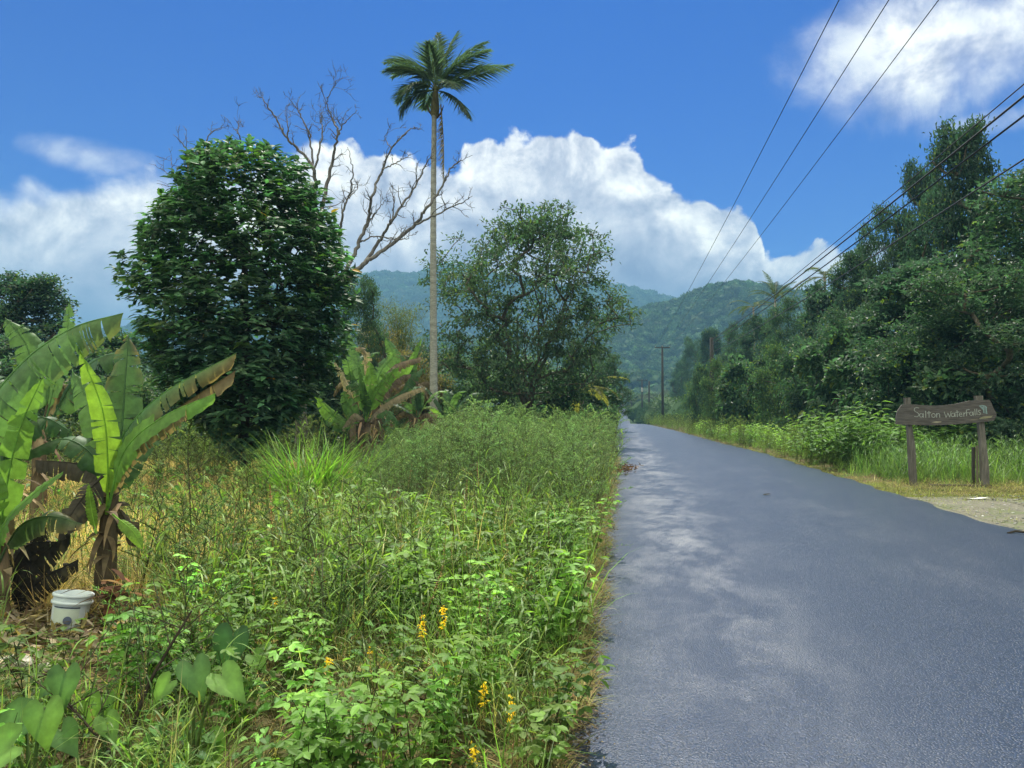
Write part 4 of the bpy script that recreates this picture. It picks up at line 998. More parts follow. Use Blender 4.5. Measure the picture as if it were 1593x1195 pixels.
for i, (Xn, Zn, r_, n_) in enumerate(((6.15, 7.35, .011, 'topmost thin cable in front of the right-hand trees'), (6.15, 7.15, .020, 'thick upper cable in front of the right-hand trees'), (6.2, 6.85, .018, 'third cable down in front of the right-hand trees'), (6.25, 6.1, .015, 'lowest cable in front of the right-hand trees'))):
    cable('overhead_cable', pbl+[0, -.17, hb-[.15,.2,.45,1.1][i]], (Xn, -18, Zn), [.45,.5,.5,.45][i], r_, n_, 'overhead cables on the thick pole')

# ------------------------------------------------------------------ bucket, litter, small things
bk = empty('plastic_bucket', tuple(np.append(at(103, 985, 5.62)[:2], -.055))); bk.rotation_euler = (math.radians(-5), math.radians(7), .3); bk.scale = (.92,)*3
tag(bk, 'white lidless plastic bucket with a torn label, sunk in litter beside banana plants', 'bucket')
def lathe(pf, n=40, col=(1,1,1)):
    mb = MB(); a = np.arange(n)/n*2*math.pi; P = np.array(pf); V = np.stack([P[:,0][:,None]*np.cos(a), P[:,0][:,None]*np.sin(a), np.repeat(P[:,1][:,None], n, 1)], -1)
    i = np.arange(len(P)-1)[:,None]*n; j = np.arange(n)[None]
    mb.add(V.reshape(-1,3), col, q=np.stack([i+j, i+(j+1)%n, i+n+(j+1)%n, i+n+j], -1).reshape(-1,4)); return mb
WB = (.68,.74,.82)
lathe([(.001,0),(.118,0),(.121,.01),(.140,.30),(.140,.335),(.136,.335),(.117,.015),(.001,.012)], 48, WB).build('body', M_plastic, bk, smooth=True)
for z0 in (.262, .318):
    lathe([(.139,z0-.012),(.151,z0-.008),(.152,z0+.006),(.149,z0+.012),(.141,z0+.016)], 48, WB).build('rim', M_plastic, bk, smooth=True)
mb = MB(); a = np.linspace(-2.25, -.75, 24)
for (z0, z1, c) in ((.10, .225, (.62,.68,.62)), (.229, .240, (.06,.08,.13))):
    r0, r1 = .1215+z0*.065, .1215+z1*.065; n_ = len(a)
    V = np.concatenate([np.stack([np.cos(a)*(r0+.002), np.sin(a)*(r0+.002), np.full(n_, z0)], -1), np.stack([np.cos(a)*(r1+.002), np.sin(a)*(r1+.002), np.full(n_, z1)], -1)])
    k = np.arange(n_-1); mb.add(V, c, q=np.stack([k, k+1, k+1+n_, k+n_], -1))
mb.build('label', M_plastic, bk, smooth=True)
lathe([(.001,0),(.03,0),(.034,.004),(.033,.006),(.001,.006)], 16, (.1,.12,.2)).build('badge', M_plastic, bk).matrix_local = Matrix.Translation((.035,-.128,.135))@Matrix.Rotation(math.radians(90),4,'X')
ps = at(158, 1000, 5.6); rs_ = empty('stump', (ps[0]+.02, ps[1]+.12, 0)); tag(rs_, 'dark reddish rotting banana stump immediately right of the bucket', 'stump')
mb = MB(); n_ = 10; f = np.linspace(0, 1, n_); tube(mb, np.stack([.02*np.sin(f*5), 0*f, f*.30-.03], -1), .10*(1-.25*f)*(1+.08*np.sin(f*17)), np.array([.10,.045,.025])*np.exp(rng.normal(0,.3,(n_,1))), 11)
mb.build('stump_body', M_bark, rs_)
mb = MB(); blades(mb, np.stack([rng.normal(0,.07,16), rng.normal(0,.07,16), rng.uniform(.2,.36,16)],-1), rng.uniform(0,6.28,16), .3, .05, rng.uniform(.8,2,16), rng.uniform(.5,1.4,16), jit((.12,.06,.03),16,.4), 4); mb.build('dry_sheath', M_dry, rs_)
# pale rocks in the litter
for i, (px, py, s_, lab) in enumerate([(20, 1030, .13, 'pale flat stone at the left edge below the bucket'), (75, 1035, .07, 'small pale stone below the bucket')]):
    d = 1.55*F/(py-640); P = at(px, py, d); v = iv*np.array([1,.7,.4])*(1+rng.normal(0,.07,(len(iv),1))); mb = MB(); mb.add(v*s_, (.34,.32,.28), t=np.array([p for p in it]))
    tag(mb.build('stone', M_metal, smooth=False, loc=(P[0], P[1], .04)), lab, 'stone')
# blue sheet glimpsed behind the weeds
bs = atY(758, 631, 41); o_ = empty('shed', (bs[0], bs[1]+.8, 0)); tag(o_, 'low shelter with a pale blue sheet roof, mostly hidden behind the tall weeds', 'shed')
mb = MB(); box(mb, (0,0,1.98), (.95,1.6,.03), (.30,.50,.68), R=Matrix.Rotation(.16,3,'X')); mb.build('roof', M_plastic, o_)
for a in (-.4,.4):
    for b_ in (-.6,.6):
        mb = MB(); tube(mb, [(a,b_,0),(a,b_,1.9+b_*.16)], .04, (.2,.17,.13), 6); mb.build('post', M_wood, o_)
# things lying on the road and verge
def flat_leaf(px, py, L, col, lab, a=0, curl=.3, n=1, name='fallen_leaf'):
    P = atY(px, py, 1); d = (1.6-.065)*F/(py-640); r_ = ray(px, py); P = np.array([0,0,CH])+r_*((.072-CH)/r_[2])
    mb = MB(); leaves(mb, [P], [[math.cos(a), math.sin(a), .02]], [[0,0,1]], L, L*.5, col, 'leaf', droop=-.12, fold=.2); o = mb.build(name, M_dry); tag(o, lab, 'leaf')
flat_leaf(899, 977, .07, (.32,.16,.07), 'fallen brown leaf on the asphalt near the left road edge, upper one', .4)
flat_leaf(897, 1087, .055, (.30,.12,.06), 'fallen reddish leaf on the asphalt near the left road edge, lower one', 2.)
flat_leaf(1186, 770, .16, (.05,.04,.03), 'dark speck of a leaf lying in the middle of the wet road', 0)
mb = MB(); P0 = atY(966, 729, 1)
r_ = ray(966, 730); P0 = np.array([0,0,CH])+r_*((.05-CH)/r_[2]); n_ = 160
leaves(mb, P0+np.stack([rng.normal(.1,.18,n_), rng.normal(0,.7,n_), rng.uniform(.01,.07,n_)],-1), rv(n_)*[1,1,.2], np.array([0,0,1.])+rv(n_,.3), .12, .05, jit((.09,.055,.035),n_,.4), 'quad')
tag(mb.build('leaf_litter', M_dry), 'patch of brown leaf litter washed onto the road against the tall weeds', 'litter')
r_ = ray(1523, 776); P0 = np.array([0,0,CH])+r_*((.03-CH)/r_[2]); mb = MB()
k = np.linspace(-.28, .28, 9); V = np.array([[a, b_+.02*math.sin(a*20), .012+.01*math.sin(a*13+b_*9)] for b_ in (-.05,.05) for a in k]); i = np.arange(8)
mb.add(V+P0, (.62,.62,.6), q=np.stack([i, i+1, i+10, i+9], -1)); tag(mb.build('paper_scrap', M_paint), 'strip of white paper lying on the verge in front of the sign', 'litter')
r_ = ray(1583, 831); P0 = np.array([0,0,CH])+r_*((.03-CH)/r_[2]); mb = MB(); tube(mb, P0+np.array([(-.12,0,.01),(0,.05,.03),(.2,.03,.01)]), [.012,.016,.01], (.05,.04,.03), 5); tag(mb.build('stick', M_bark), 'short dark stick on the gravel at the right photo edge', 'stick')

# ------------------------------------------------------------------ herbs, weeds and grass
def heart(mb, P, Dr, Up, L, W, col, m=0, cup=.12, wav=.04):
    P = np.asarray(P, float); N = len(P); L = np.broadcast_to(L, (N,))[:,None]; W = np.broadcast_to(W, (N,))[:,None]
    Dr = nrm(Dr); S = nrm(np.cross(Dr, Up)); U = nrm(np.cross(S, Dr)); col = np.broadcast_to(col, (N, 3))
    o_ = [(.0,0),(-.22,.20),(-.20,.36),(-.02,.49),(.22,.50),(.48,.38),(.74,.18),(1.0,0),(.74,-.18),(.48,-.38),(.22,-.50),(-.02,-.49),(-.20,-.36),(-.22,-.20)]
    i_ = [(.25,.0),(.02,.20),(.22,.24),(.45,.16),(.65,.0),(.45,-.16),(.22,-.24),(.02,-.20)]
    V = []
    for k, (a, b) in enumerate(o_+i_):
        h_ = cup*abs(b)*2-.25*max(a, 0)**2+(wav*math.sin(k*2.4) if k < 14 else 0); V.append(P+Dr*L*a+S*W*b+U*L*h_)
    V = np.stack(V, 1); b_ = np.arange(N)[:,None,None]*22; I = 14
    cc_ = np.repeat(col,22,0).reshape(N,22,3)*np.where(np.arange(22) >= 14, 1.35, np.where(np.arange(22)%2, .8, 1.05))[None,:,None]
    q = [[I,0,1,I+1],[I+1,1,2,3],[I+1,3,4,I+2],[I+2,4,5,I+3],[I+3,5,6,I+4],[I+4,6,7,8],[I+4,8,9,I+5],[I+5,9,10,I+6],[I+6,10,11,I+7],[I+7,11,12,13],[I+7,13,0,I]]
    t_ = [[I,I+1,I+2],[I,I+2,I+3],[I,I+3,I+4],[I,I+4,I+5],[I,I+5,I+6],[I,I+6,I+7]]
    mb.add(V.reshape(-1,3), cc_.reshape(-1,3), t=(b_+np.array(t_)).reshape(-1,3), q=(b_+np.array(q)).reshape(-1,4), m=m)
STEM = (.075,.085,.03)
def p_trifol(seed, h=.6, ns=3, col=(.16,.27,.055), leafL=.066):
    g = np.random.default_rng(seed); mb = MB()
    for s_ in range(ns):
        a = g.uniform(0,6.28); le = g.uniform(.05,.5); H = h*g.uniform(.6,1.1); n = 7
        f = np.linspace(0,1,n); P = np.stack([math.cos(a)*le*H*f**1.3, math.sin(a)*le*H*f**1.3, H*f], -1)+[g.normal(0,.03), g.normal(0,.03), 0]
        tube(mb, P, np.linspace(.005,.002,n), STEM, 3, 0, False)
        nl = int(13*H/.6); fl = np.linspace(.22,1,nl); B = np.stack([np.interp(fl,f,P[:,i]) for i in range(3)],1)
        an = np.arange(nl)*2.4+g.uniform(0,6); o_ = np.stack([np.cos(an), np.sin(an), g.uniform(.1,.6,nl)],-1); pl = g.uniform(.03,.07,nl)[:,None]
        E_ = B+nrm(o_)*pl
        for q_ in (-1.15,0,1.15):
            c,s2 = math.cos(q_), math.sin(q_); d = np.stack([o_[:,0]*c-o_[:,1]*s2, o_[:,0]*s2+o_[:,1]*c, o_[:,2]*.2-g.uniform(0,.4,nl)],-1)
            leaves(mb, E_, d, np.array([0,0,1.])+g.normal(0,.25,(nl,3)), leafL*g.uniform(.8,1.35,nl), leafL*.62*g.uniform(.8,1.2,nl), np.array(col)*np.exp(g.normal(0,.22,(nl,1)))*(1+.35*fl[:,None]**2), 'leaf', droop=.1, fold=.1)
    return mb.arrays()
def p_grass(seed, n=18, L=.5, W=.008, col=(.16,.23,.06), lean=.45, bend=1.2, spread=.05, tip=None):
    g = np.random.default_rng(seed); mb = MB()
    P = np.stack([g.normal(0,spread,n), g.normal(0,spread,n), np.zeros(n)],-1)
    blades(mb, P, g.uniform(0,6.28,n), L*g.uniform(.5,1.15,n), W*g.uniform(.7,1.3,n), np.abs(g.normal(0,lean,n)), np.abs(g.normal(bend*.7,bend*.5,n)), np.array(col)*np.exp(g.normal(0,.25,(n,1))), 4, tipcol=tip)
    return mb.arrays()
def p_cane(seed, h=.8, col=(.16,.25,.065)):                            # grass stem with broad leaves up its length
    g = np.random.default_rng(seed); mb = MB()
    for s_ in range(3):
        a = g.uniform(0,6.28); H = h*g.uniform(.6,1.1); le = g.uniform(0,.4); n = 6; f = np.linspace(0,1,n)
        P = np.stack([math.cos(a)*le*H*f**1.5, math.sin(a)*le*H*f**1.5, H*f],-1)+[g.normal(0,.05), g.normal(0,.05), 0]
        tube(mb, P, .0028, (.13,.17,.05), 3, 0, False); nl = 6; fl = np.linspace(.25,.98,nl)
        B = np.stack([np.interp(fl,f,P[:,i]) for i in range(3)],1); an = np.arange(nl)*math.pi+g.uniform(0,6)+g.normal(0,.4,nl)
        blades(mb, B, an, g.uniform(.16,.30,nl), g.uniform(.012,.022,nl), g.uniform(.25,.7,nl), g.uniform(.8,2.0,nl), np.array(col)*np.exp(g.normal(0,.2,(nl,1))), 5)
    return mb.arrays()
def p_feather(seed, h=1.8, nb=18, nl=34, col=(.115,.185,.095), LL=.036, LW=.012):
    g = np.random.default_rng(seed); mb = MB(); n = 7; f = np.linspace(0,1,n); a0 = g.uniform(0,6.28)
    P = np.stack([.12*h*f**1.5*math.cos(a0), .12*h*f**1.5*math.sin(a0), h*f],-1); tube(mb, P, np.linspace(.006,.002,n), (.10,.10,.05), 3, 0, False)
    for k in range(nb):
        t0 = .12+.88*(k+.5)/nb; B = np.array([np.interp(t0,f,P[:,i]) for i in range(3)]); a = k*2.4+g.uniform(-.3,.3); Lb = h*(.32*(1-t0)+.16)*g.uniform(.7,1.2); e = g.uniform(.3,1.1)
        m_ = 7; ff = np.linspace(0,1,m_); Q = B+np.stack([math.cos(a)*math.cos(e)*Lb*ff, math.sin(a)*math.cos(e)*Lb*ff, math.sin(e)*Lb*ff-.15*Lb*ff**2],-1)
        tube(mb, Q, np.linspace(.004,.0018,m_), (.065,.065,.03), 3, 0, False)
        fl = g.uniform(.12,1,nl); R_ = np.stack([np.interp(fl,ff,Q[:,i]) for i in range(3)],1); d = nrm(np.array([math.cos(a)*math.cos(e), math.sin(a)*math.cos(e), math.sin(e)])*.6+g.normal(0,.7,(nl,3)))
        leaves(mb, R_, d, np.array([0,0,1.])+g.normal(0,.4,(nl,3)), LL*g.uniform(.7,1.5,nl), LW*g.uniform(.8,1.3,nl), np.array(col)*np.exp(g.normal(0,.25,(nl,1)))*(1+.3*t0), 'quad', droop=.1)
    return mb.arrays()
def p_lance(seed, h=.5, col=(.12,.19,.06), LL=.075, LW=.013):
    g = np.random.default_rng(seed); mb = MB()
    for s_ in range(3):
        a0 = g.uniform(0,6.28); le = g.uniform(.1,.8); H = h*g.uniform(.6,1.1); n = 6; f = np.linspace(0,1,n)
        P = np.stack([math.cos(a0)*le*H*f, math.sin(a0)*le*H*f, H*f*(1.1-.25*f)],-1); tube(mb, P, .0025, (.09,.09,.035), 3, 0, False)
        nl = 16; fl = np.linspace(.15,1,nl); B = np.stack([np.interp(fl,f,P[:,i]) for i in range(3)],1); an = a0+np.tile([1.2,-1.2],nl//2)+g.normal(0,.3,nl)
        leaves(mb, B, np.stack([np.cos(an), np.sin(an), g.uniform(-.1,.5,nl)],-1), np.array([0,0,1.])+g.normal(0,.25,(nl,3)), LL*g.uniform(.7,1.3,nl), LW*g.uniform(.8,1.2,nl), np.array(col)*np.exp(g.normal(0,.25,(nl,1))), 'lance', droop=.2)
    return mb.arrays()
def p_vine(seed, n=7, L=.10, col=(.085,.18,.05), h=.35):
    g = np.random.default_rng(seed); mb = MB(); an = g.uniform(0,6.28,n); r = g.uniform(.03,.2,n)
    P = np.stack([r*np.cos(an), r*np.sin(an), h*g.uniform(.4,1,n)],-1)
    for p in P: tube(mb, [(p[0]*.3,p[1]*.3,0),(p[0]*.7,p[1]*.7,p[2]*.7),tuple(p)], .0025, (.09,.12,.04), 3, 0, False)
    heart(mb, P, np.stack([np.cos(an), np.sin(an), g.uniform(-.5,.1,n)],-1), np.array([0,-.25,1.])+g.normal(0,.3,(n,3)), L*g.uniform(.6,1.3,n), L*.95*g.uniform(.6,1.2,n), np.array(col)*np.exp(g.normal(0,.25,(n,1))))
    return mb.arrays()
def p_spike(seed, h=.8):                                               # brown seed stalk
    g = np.random.default_rng(seed); mb = MB(); a = g.uniform(0,6.28); le = g.uniform(0,.3); H = h*g.uniform(.7,1.1)
    P = [(0,0,0),(math.cos(a)*le*H*.4,math.sin(a)*le*H*.4,H*.55),(math.cos(a)*le*H,math.sin(a)*le*H,H)]; tube(mb, spline(P,6), .0022, (.16,.11,.06), 3, 0, False)
    n = 22; f = g.uniform(.68,1,n); B = np.array([np.interp(f,[0,.55,1],[p[i] for p in P]) for i in range(3)]).T
    leaves(mb, B, g.normal(0,1,(n,3))+[0,0,.6], g.normal(0,1,(n,3)), .018, .009, np.array((.25,.19,.11))*np.exp(g.normal(0,.3,(n,1))), 'quad'); return mb.arrays()
def pts(x0, x1, y0, y1, dens, fn=None, side=-1):
    n = int((x1-x0)*(y1-y0)*dens); x_ = rng.uniform(x0,x1,n); y_ = rng.uniform(y0,y1,n)
    k = (x_ > -1.02*y_-1.6) & (x_ < .62*y_+2.2)
    dl = x_-(RX0+road_shift(y_)); drr = x_-(RX1+road_shift(y_)); k &= (dl < -.04) if side < 0 else (drr > .03)
    if fn is not None: k &= rng.random(n) < fn(x_, y_)
    x_, y_ = x_[k], y_[k]; return np.stack([x_, y_, terrain(x_, y_)-.02], -1)
def mass(name, protos, P, s0, s1, tint=(1,1,1), var=.2, mat=None, tilt=.15, sfn=None, hue=.06, kind='stuff'):
    mb = MB(); N = len(P); k = rng.integers(0, len(protos), N); rz = rng.uniform(0,6.28,N); sc = rng.uniform(s0,s1,N)
    if sfn is not None: sc = sc*sfn(P[:,0], P[:,1])
    tn = jit(tint, N, var, hue); tl = rng.normal(0, tilt, (N,2))
    for i, pr in enumerate(protos):
        w = k == i; mb.scatter(pr, P[w], rz[w], sc[w], tn[w], tl[w])
    return tag(mb.build(name, mat or M_leaf), kind=kind)
sstep = lambda a, b, v: np.clip((v-a)/(b-a), 0, 1)**2*(3-2*np.clip((v-a)/(b-a), 0, 1))
bank = lambda x_, y_: sstep(7.4, 10.4, y_+1.2*vnoise(x_,y_,1.6,77)+.9*(x_<-2.2))*sstep(-4.2-.42*(y_-9), -2.6-.38*(y_-9), x_)     # tall weed bank along the road
bare_ = lambda x_, y_: np.exp(-(((x_+4.2)/1.3)**2+((y_-5.2)/.9)**2))                       # litter patch round the bucket
cl = lambda x_, y_, s_, sd_: .5+.5*vnoise(x_, y_, s_, sd_)
legume = lambda x_, y_: sstep(-3.4, -2.2, x_+.12*(y_-4))*(1-bank(x_,y_))*(1-sstep(9,12,y_))
TRI = [p_trifol(k) for k in range(6)]; GR = [p_grass(k, 16, .5, .009) for k in range(5)]; GRL = [p_grass(k+20, 14, .8, .013, (.16,.25,.06), .3, 1.3, .06) for k in range(4)]
GDRY = [p_grass(k+40, 20, .45, .006, (.56,.44,.21), .6, 1.6, .06) for k in range(4)]; CANE = [p_cane(k) for k in range(5)]
FE = [p_feather(k) for k in range(5)]; FES = [p_feather(k+9, .75, 9, 24, (.12,.17,.075), .024, .008) for k in range(4)]
LAN = [p_lance(k) for k in range(5)]; VIN = [p_vine(k) for k in range(4)]; SPK = [p_spike(k) for k in range(4)]
hcap = lambda x_, y_: np.clip(.45+.13*(y_-1.8), .5, 1.0)                                  # herbs right under the lens stay low
nobuck = lambda x_, y_: ~((np.abs(x_/np.maximum(y_,.1)+.80) < .10) & (y_ > 3.5) & (y_ < 5.75))*1.
mass('leafy_herbs', TRI, pts(-5,-.35,2.1,10.5,21,lambda x_,y_: legume(x_,y_)*(.2+.8*(cl(x_,y_,.5,4)>.46))), .55, 1.25, (.74,.80,.80), .34, sfn=lambda x_,y_: hcap(x_,y_)*(.8+.35*cl(x_,y_,.8,61)))
mass('broad_grass', CANE, pts(-6,-.4,2.3,12,20,lambda x_,y_: (1-bank(x_,y_))*(.15+.85*(cl(x_,y_,.8,12)>.47))*(1-.7*sstep(-3.2,-4.6,x_))*(1-bare_(x_,y_))*nobuck(x_,y_)), .6, 1.1, (1,1,.95), .2, M_grass, sfn=hcap)
mass('green_grass', GR+GRL[:2], pts(-13,-.35,2.2,16,40,lambda x_,y_: (1-.85*bank(x_,y_))*(.25+.75*(cl(x_,y_,.9,15)>.45))*(1-.9*bare_(x_,y_))*(.3+.7*nobuck(x_,y_))*(1-.92*sstep(-2.6,-4.2,x_))), .6, 1.3, (.9,1,.9), .25, M_grass, sfn=hcap)
mass('dry_grass', GDRY, pts(-20,-2.2,5.4,20,48,lambda x_,y_: (1-bank(x_,y_))*sstep(-2.6,-4.6,x_+0*y_)*(.2+.8*(cl(x_,y_,1.7,19)>.35))), .7, 1.35, (1,1,1), .3, M_dry)
mass('dry_straw', GDRY, pts(-5,-.35,3,12,12,lambda x_,y_: (1-bank(x_,y_))*nobuck(x_,y_)), .5, .95, (.9,.9,.9), .35, M_dry, sfn=hcap)
mass('fine_weeds', FES, pts(-19,-1.2,4.2,20,6,lambda x_,y_: (1-bank(x_,y_))*(1-.7*legume(x_,y_))*(.25+.75*(cl(x_,y_,1.3,23)>.42))*(1-.9*bare_(x_,y_))*nobuck(x_,y_)), .6, 1.4, (1,1,1), .25)
mass('narrow_leaved_weeds', LAN, pts(-9,-.5,2.3,8,30,lambda x_,y_: (1-.6*legume(x_,y_))*(1-bank(x_,y_))*(.3+.7*(cl(x_,y_,.7,27)>.4))*(.12+.88*nobuck(x_,y_))), .5, 1.0, (1,1,1), .25, sfn=hcap)
mass('heart_leaved_vines', VIN, pts(-5,-1.0,2.3,6.5,26,lambda x_,y_: sstep(-.9,-2,x_)*(.15+.85*(cl(x_,y_,.9,31)>.42))*nobuck(x_,y_)*(1-bare_(x_,y_))), .5, 1.15, (1,1,1), .25, sfn=hcap)
mass('vines_in_field', VIN, pts(-14,-3,8,18,3.0,lambda x_,y_: (1-bank(x_,y_))*(cl(x_,y_,1.5,35)>.5)), .9, 1.6, (1.2,1.2,1), .25)
PALE = [p_grass(k+90, 9, .75, .010, (.42,.42,.20), .3, 1.5, .05, (.55,.45,.25)) for k in range(4)]
mass('pale_long_grass', PALE+GRL, pts(-6,-.4,2.4,11,9,lambda x_,y_: (1-bank(x_,y_))*(.25+.75*(cl(x_,y_,.6,63)>.5))*nobuck(x_,y_)*(1-bare_(x_,y_))), .7, 1.25, (1,1,1), .25, M_grass, sfn=hcap)
mass('small_feathery_weeds', FES, pts(-4.5,-.5,2.5,10,9,lambda x_,y_: (1-bank(x_,y_))*(cl(x_,y_,.9,65)>.5)*nobuck(x_,y_)), .7, 1.3, (.8,.95,.9), .25, sfn=hcap)
mass('seed_stalks', SPK, pts(-8,-.4,2.8,12,5,lambda x_,y_: (1-bank(x_,y_))*nobuck(x_,y_)), .6, 1.25, (1.2,1.15,1), .3, M_dry, sfn=hcap)
bh = lambda x_, y_: np.interp(x_/np.maximum(y_,1), [-.40,-.34,-.22], [.38,.5,1])*(.80+.22*vnoise(x_,y_,2.2,41))*(.62+.38*sstep(0,1,bank(x_,y_)))*(1-.10*sstep(14,30,y_))
mass('tall_weed_bank', FE, pts(-7.5,-.40,7.6,17,12,lambda x_,y_: bank(x_,y_)), .85, 1.12, (1,1,1), .22, sfn=bh, tilt=.1)
mass('tall_weed_bank_beyond', FE, pts(-19,-.3,17,46,5.5,lambda x_,y_: bank(x_,y_)), .9, 1.15, (1,1.02,1), .22, sfn=bh, tilt=.1)
mass('tall_weed_bank_far', FE, pts(-16,1,46,105,1.6,lambda x_,y_: np.exp(-np.abs(x_-RX0-road_shift(y_))/5)), 1., 1.4, (1,1.02,1), .22, tilt=.1)
mass('grass_in_weed_bank', GRL+CANE, pts(-7,-.35,7.4,22,2.2,lambda x_,y_: (.3+.7*(x_>-1.4))*bank(x_,y_)), .9, 1.6, (1.,1.,.9), .25, M_grass)
mass('low_field_growth', FES+LAN[:2]+GR[:2], pts(-30,-6,15,42,4,lambda x_,y_: 1-bank(x_,y_)), 1., 2.0, (1,1.05,.9), .3)
# creeping dry grass along the left asphalt edge, ground litter
def edge_strands(name, n, xf, y0, y1, cols, L=(.06,.22)):
    mb = MB(); y_ = y0*np.exp(rng.uniform(0, math.log(y1/y0), n)); x_ = xf(y_, n)
    P = np.stack([x_, y_, np.full(n, .03)+rng.uniform(0,.05,n)],-1); c_ = np.array(cols)[rng.integers(0,len(cols),n)]*np.exp(rng.normal(0,.3,(n,1)))
    blades(mb, P, rng.uniform(0,6.28,n), rng.uniform(*L,n), rng.uniform(.003,.007,n), rng.uniform(.6,1.6,n), rng.uniform(.2,1.2,n), c_, 4)
    k = n//4; leaves(mb, P[:k]+rv(k,.02)*[1,1,.3], rv(k)*[1,1,.2], np.array([0,0,1.])+rv(k,.4), rng.uniform(.015,.045,k), .014, np.array([(.12,.075,.04),(.25,.19,.11),(.07,.13,.035)])[rng.integers(0,3,k)], 'quad')
    return tag(mb.build(name, M_dry), kind='stuff')
edge_strands('dry_edge_grass', 13000, lambda y_, n: RX0+.06+road_shift(y_)-np.abs(rng.normal(0,.14,n))+.05*(np.sin(y_*3.1)>.3)+.035*np.sin(y_*5)+.03*np.sin(y_*13), 2.4, 26, [(.30,.24,.11),(.16,.19,.06),(.20,.22,.07),(.22,.15,.08)])
def litter(name, n, fx, fy, s0, s1, cols):
    mb = MB(); x_, y_ = fx(n), fy(n); P = np.stack([x_, y_, terrain(x_,y_)+rng.uniform(0,.07,n)],-1)
    leaves(mb, P, rv(n)*[1,1,.25], np.array([0,0,1.])+rv(n,.5), rng.uniform(s0,s1,n), rng.uniform(s0,s1,n)*.28, np.array(cols)[rng.integers(0,len(cols),n)]*np.exp(rng.normal(0,.35,(n,1))), 'leaf', droop=-.15)
    return tag(mb.build(name, M_dry), kind='stuff')
litter('leaf_litter_ground', 3200, lambda n: rng.normal(-4.2,.9,n), lambda n: rng.normal(5.1,.65,n), .04, .17, [(.30,.25,.18),(.18,.13,.09),(.36,.30,.22),(.09,.06,.045),(.25,.20,.08)])
litter('field_litter', 9000, lambda n: rng.uniform(-12,-.5,n), lambda n: rng.uniform(2.5,13,n), .03, .12, [(.24,.19,.10),(.15,.11,.06),(.09,.10,.03)])

mb = MB(); n_ = 2600; y_ = 2.6*np.exp(rng.uniform(0, 1.9, n_)); x_ = RX0+.03+np.abs(rng.normal(0,.075,n_))+.03*np.sin(y_*7)
leaves(mb, np.stack([x_, y_, np.full(n_, .055)+.10*(x_-RX0)*0+rng.uniform(0,.012,n_)],-1), rv(n_)*[1,1,.15], np.array([0,0,1.])+rv(n_,.3), rng.uniform(.008,.035,n_), rng.uniform(.005,.014,n_), np.array([(.10,.07,.045),(.24,.19,.12),(.05,.04,.03)])[rng.integers(0,3,n_)], 'quad')
tag(mb.build('edge_debris', M_dry), kind='stuff')

# right verge
mass('right_verge_grass', GR+GRL, pts(4.2,10.5,16.5,60,13,lambda x_,y_: (.35+.65*sstep(.1,.8,x_-RX1-road_shift(y_)))*(.4+.6*(cl(x_,y_,1.5,51)>.4))*np.where(y_<18, sstep(17.4,17.9,y_), 1), 1), .55, 1.15, (.85,.92,1.1), .25, M_grass, sfn=lambda x_,y_: .45+.75*sstep(.2,1.6,x_-RX1-road_shift(y_)))
mass('tall_grass_behind_sign', GRL+CANE, pts(6.0,14.5,18.3,24,22,None,1), .8, 1.3, (.72,.85,1.15), .25, M_grass)
mass('verge_weeds', FES+LAN, pts(2,11,24,105,3.2,lambda x_,y_: np.exp(-np.maximum(0,x_-RX1-road_shift(y_)-.3)/3), 1), 1.1, 1.9, (1,1.05,.9), .25)
mass('verge_creepers', VIN+TRI, pts(5,10,24,60,3.2,lambda x_,y_: sstep(.2,1.2,x_-RX1-road_shift(y_)), 1), 1.0, 1.7, (.9,.95,1), .25)
mass('cut_verge_grass', [p_grass(k+70, 16, .10, .006, (.20,.22,.07), .9, 1.0, .07) for k in range(4)], pts(5.0,14,14.3,18.4,90,lambda x_,y_: (cl(x_,y_,.6,55)>.25)*sstep(14.2,15.3,y_), 1), .6, 1.3, (1,1,1), .35, M_grass)
mb = MB(); n_ = 2600; x_ = rng.uniform(5.0, 14, n_); y_ = rng.uniform(8.5, 15.6, n_); k_ = (x_ > RX1+.05) & (x_ < .62*y_+2); x_, y_ = x_[k_], y_[k_]
pv_ = (iv*[1,.8,.5]).astype(np.float32); mb.scatter((pv_, np.ones((len(iv),3),np.float32), it.astype(np.int32), np.zeros(len(it),np.int32), np.zeros((0,4),np.int32), np.zeros(0,np.int32)), np.stack([x_,y_,np.full(len(x_),.016)],-1), rng.uniform(0,6,len(x_)), rng.uniform(.007,.028,len(x_)), jit((.20,.195,.185), len(x_), .4, .04))
tag(mb.build('pebbles', M_metal), kind='stuff')
mass('cut_verge_grass_edge', [p_grass(k+70, 16, .10, .006, (.20,.22,.07), .9, 1.0, .07) for k in range(4)], pts(5.0,13,8,40,44,lambda x_,y_: np.exp(-np.abs(x_-RX1-road_shift(y_)-.1)/.18)+.55*(cl(x_,y_,.7,56)>.46)*(y_<15.5), 1), .6, 1.2, (1,1,1), .35, M_grass)
edge_strands('cut_grass_clippings', 6000, lambda y_, n: rng.uniform(5.2,13,n), 15.0, 18.6, [(.32,.28,.12),(.22,.22,.08),(.36,.30,.16)], (.08,.3))

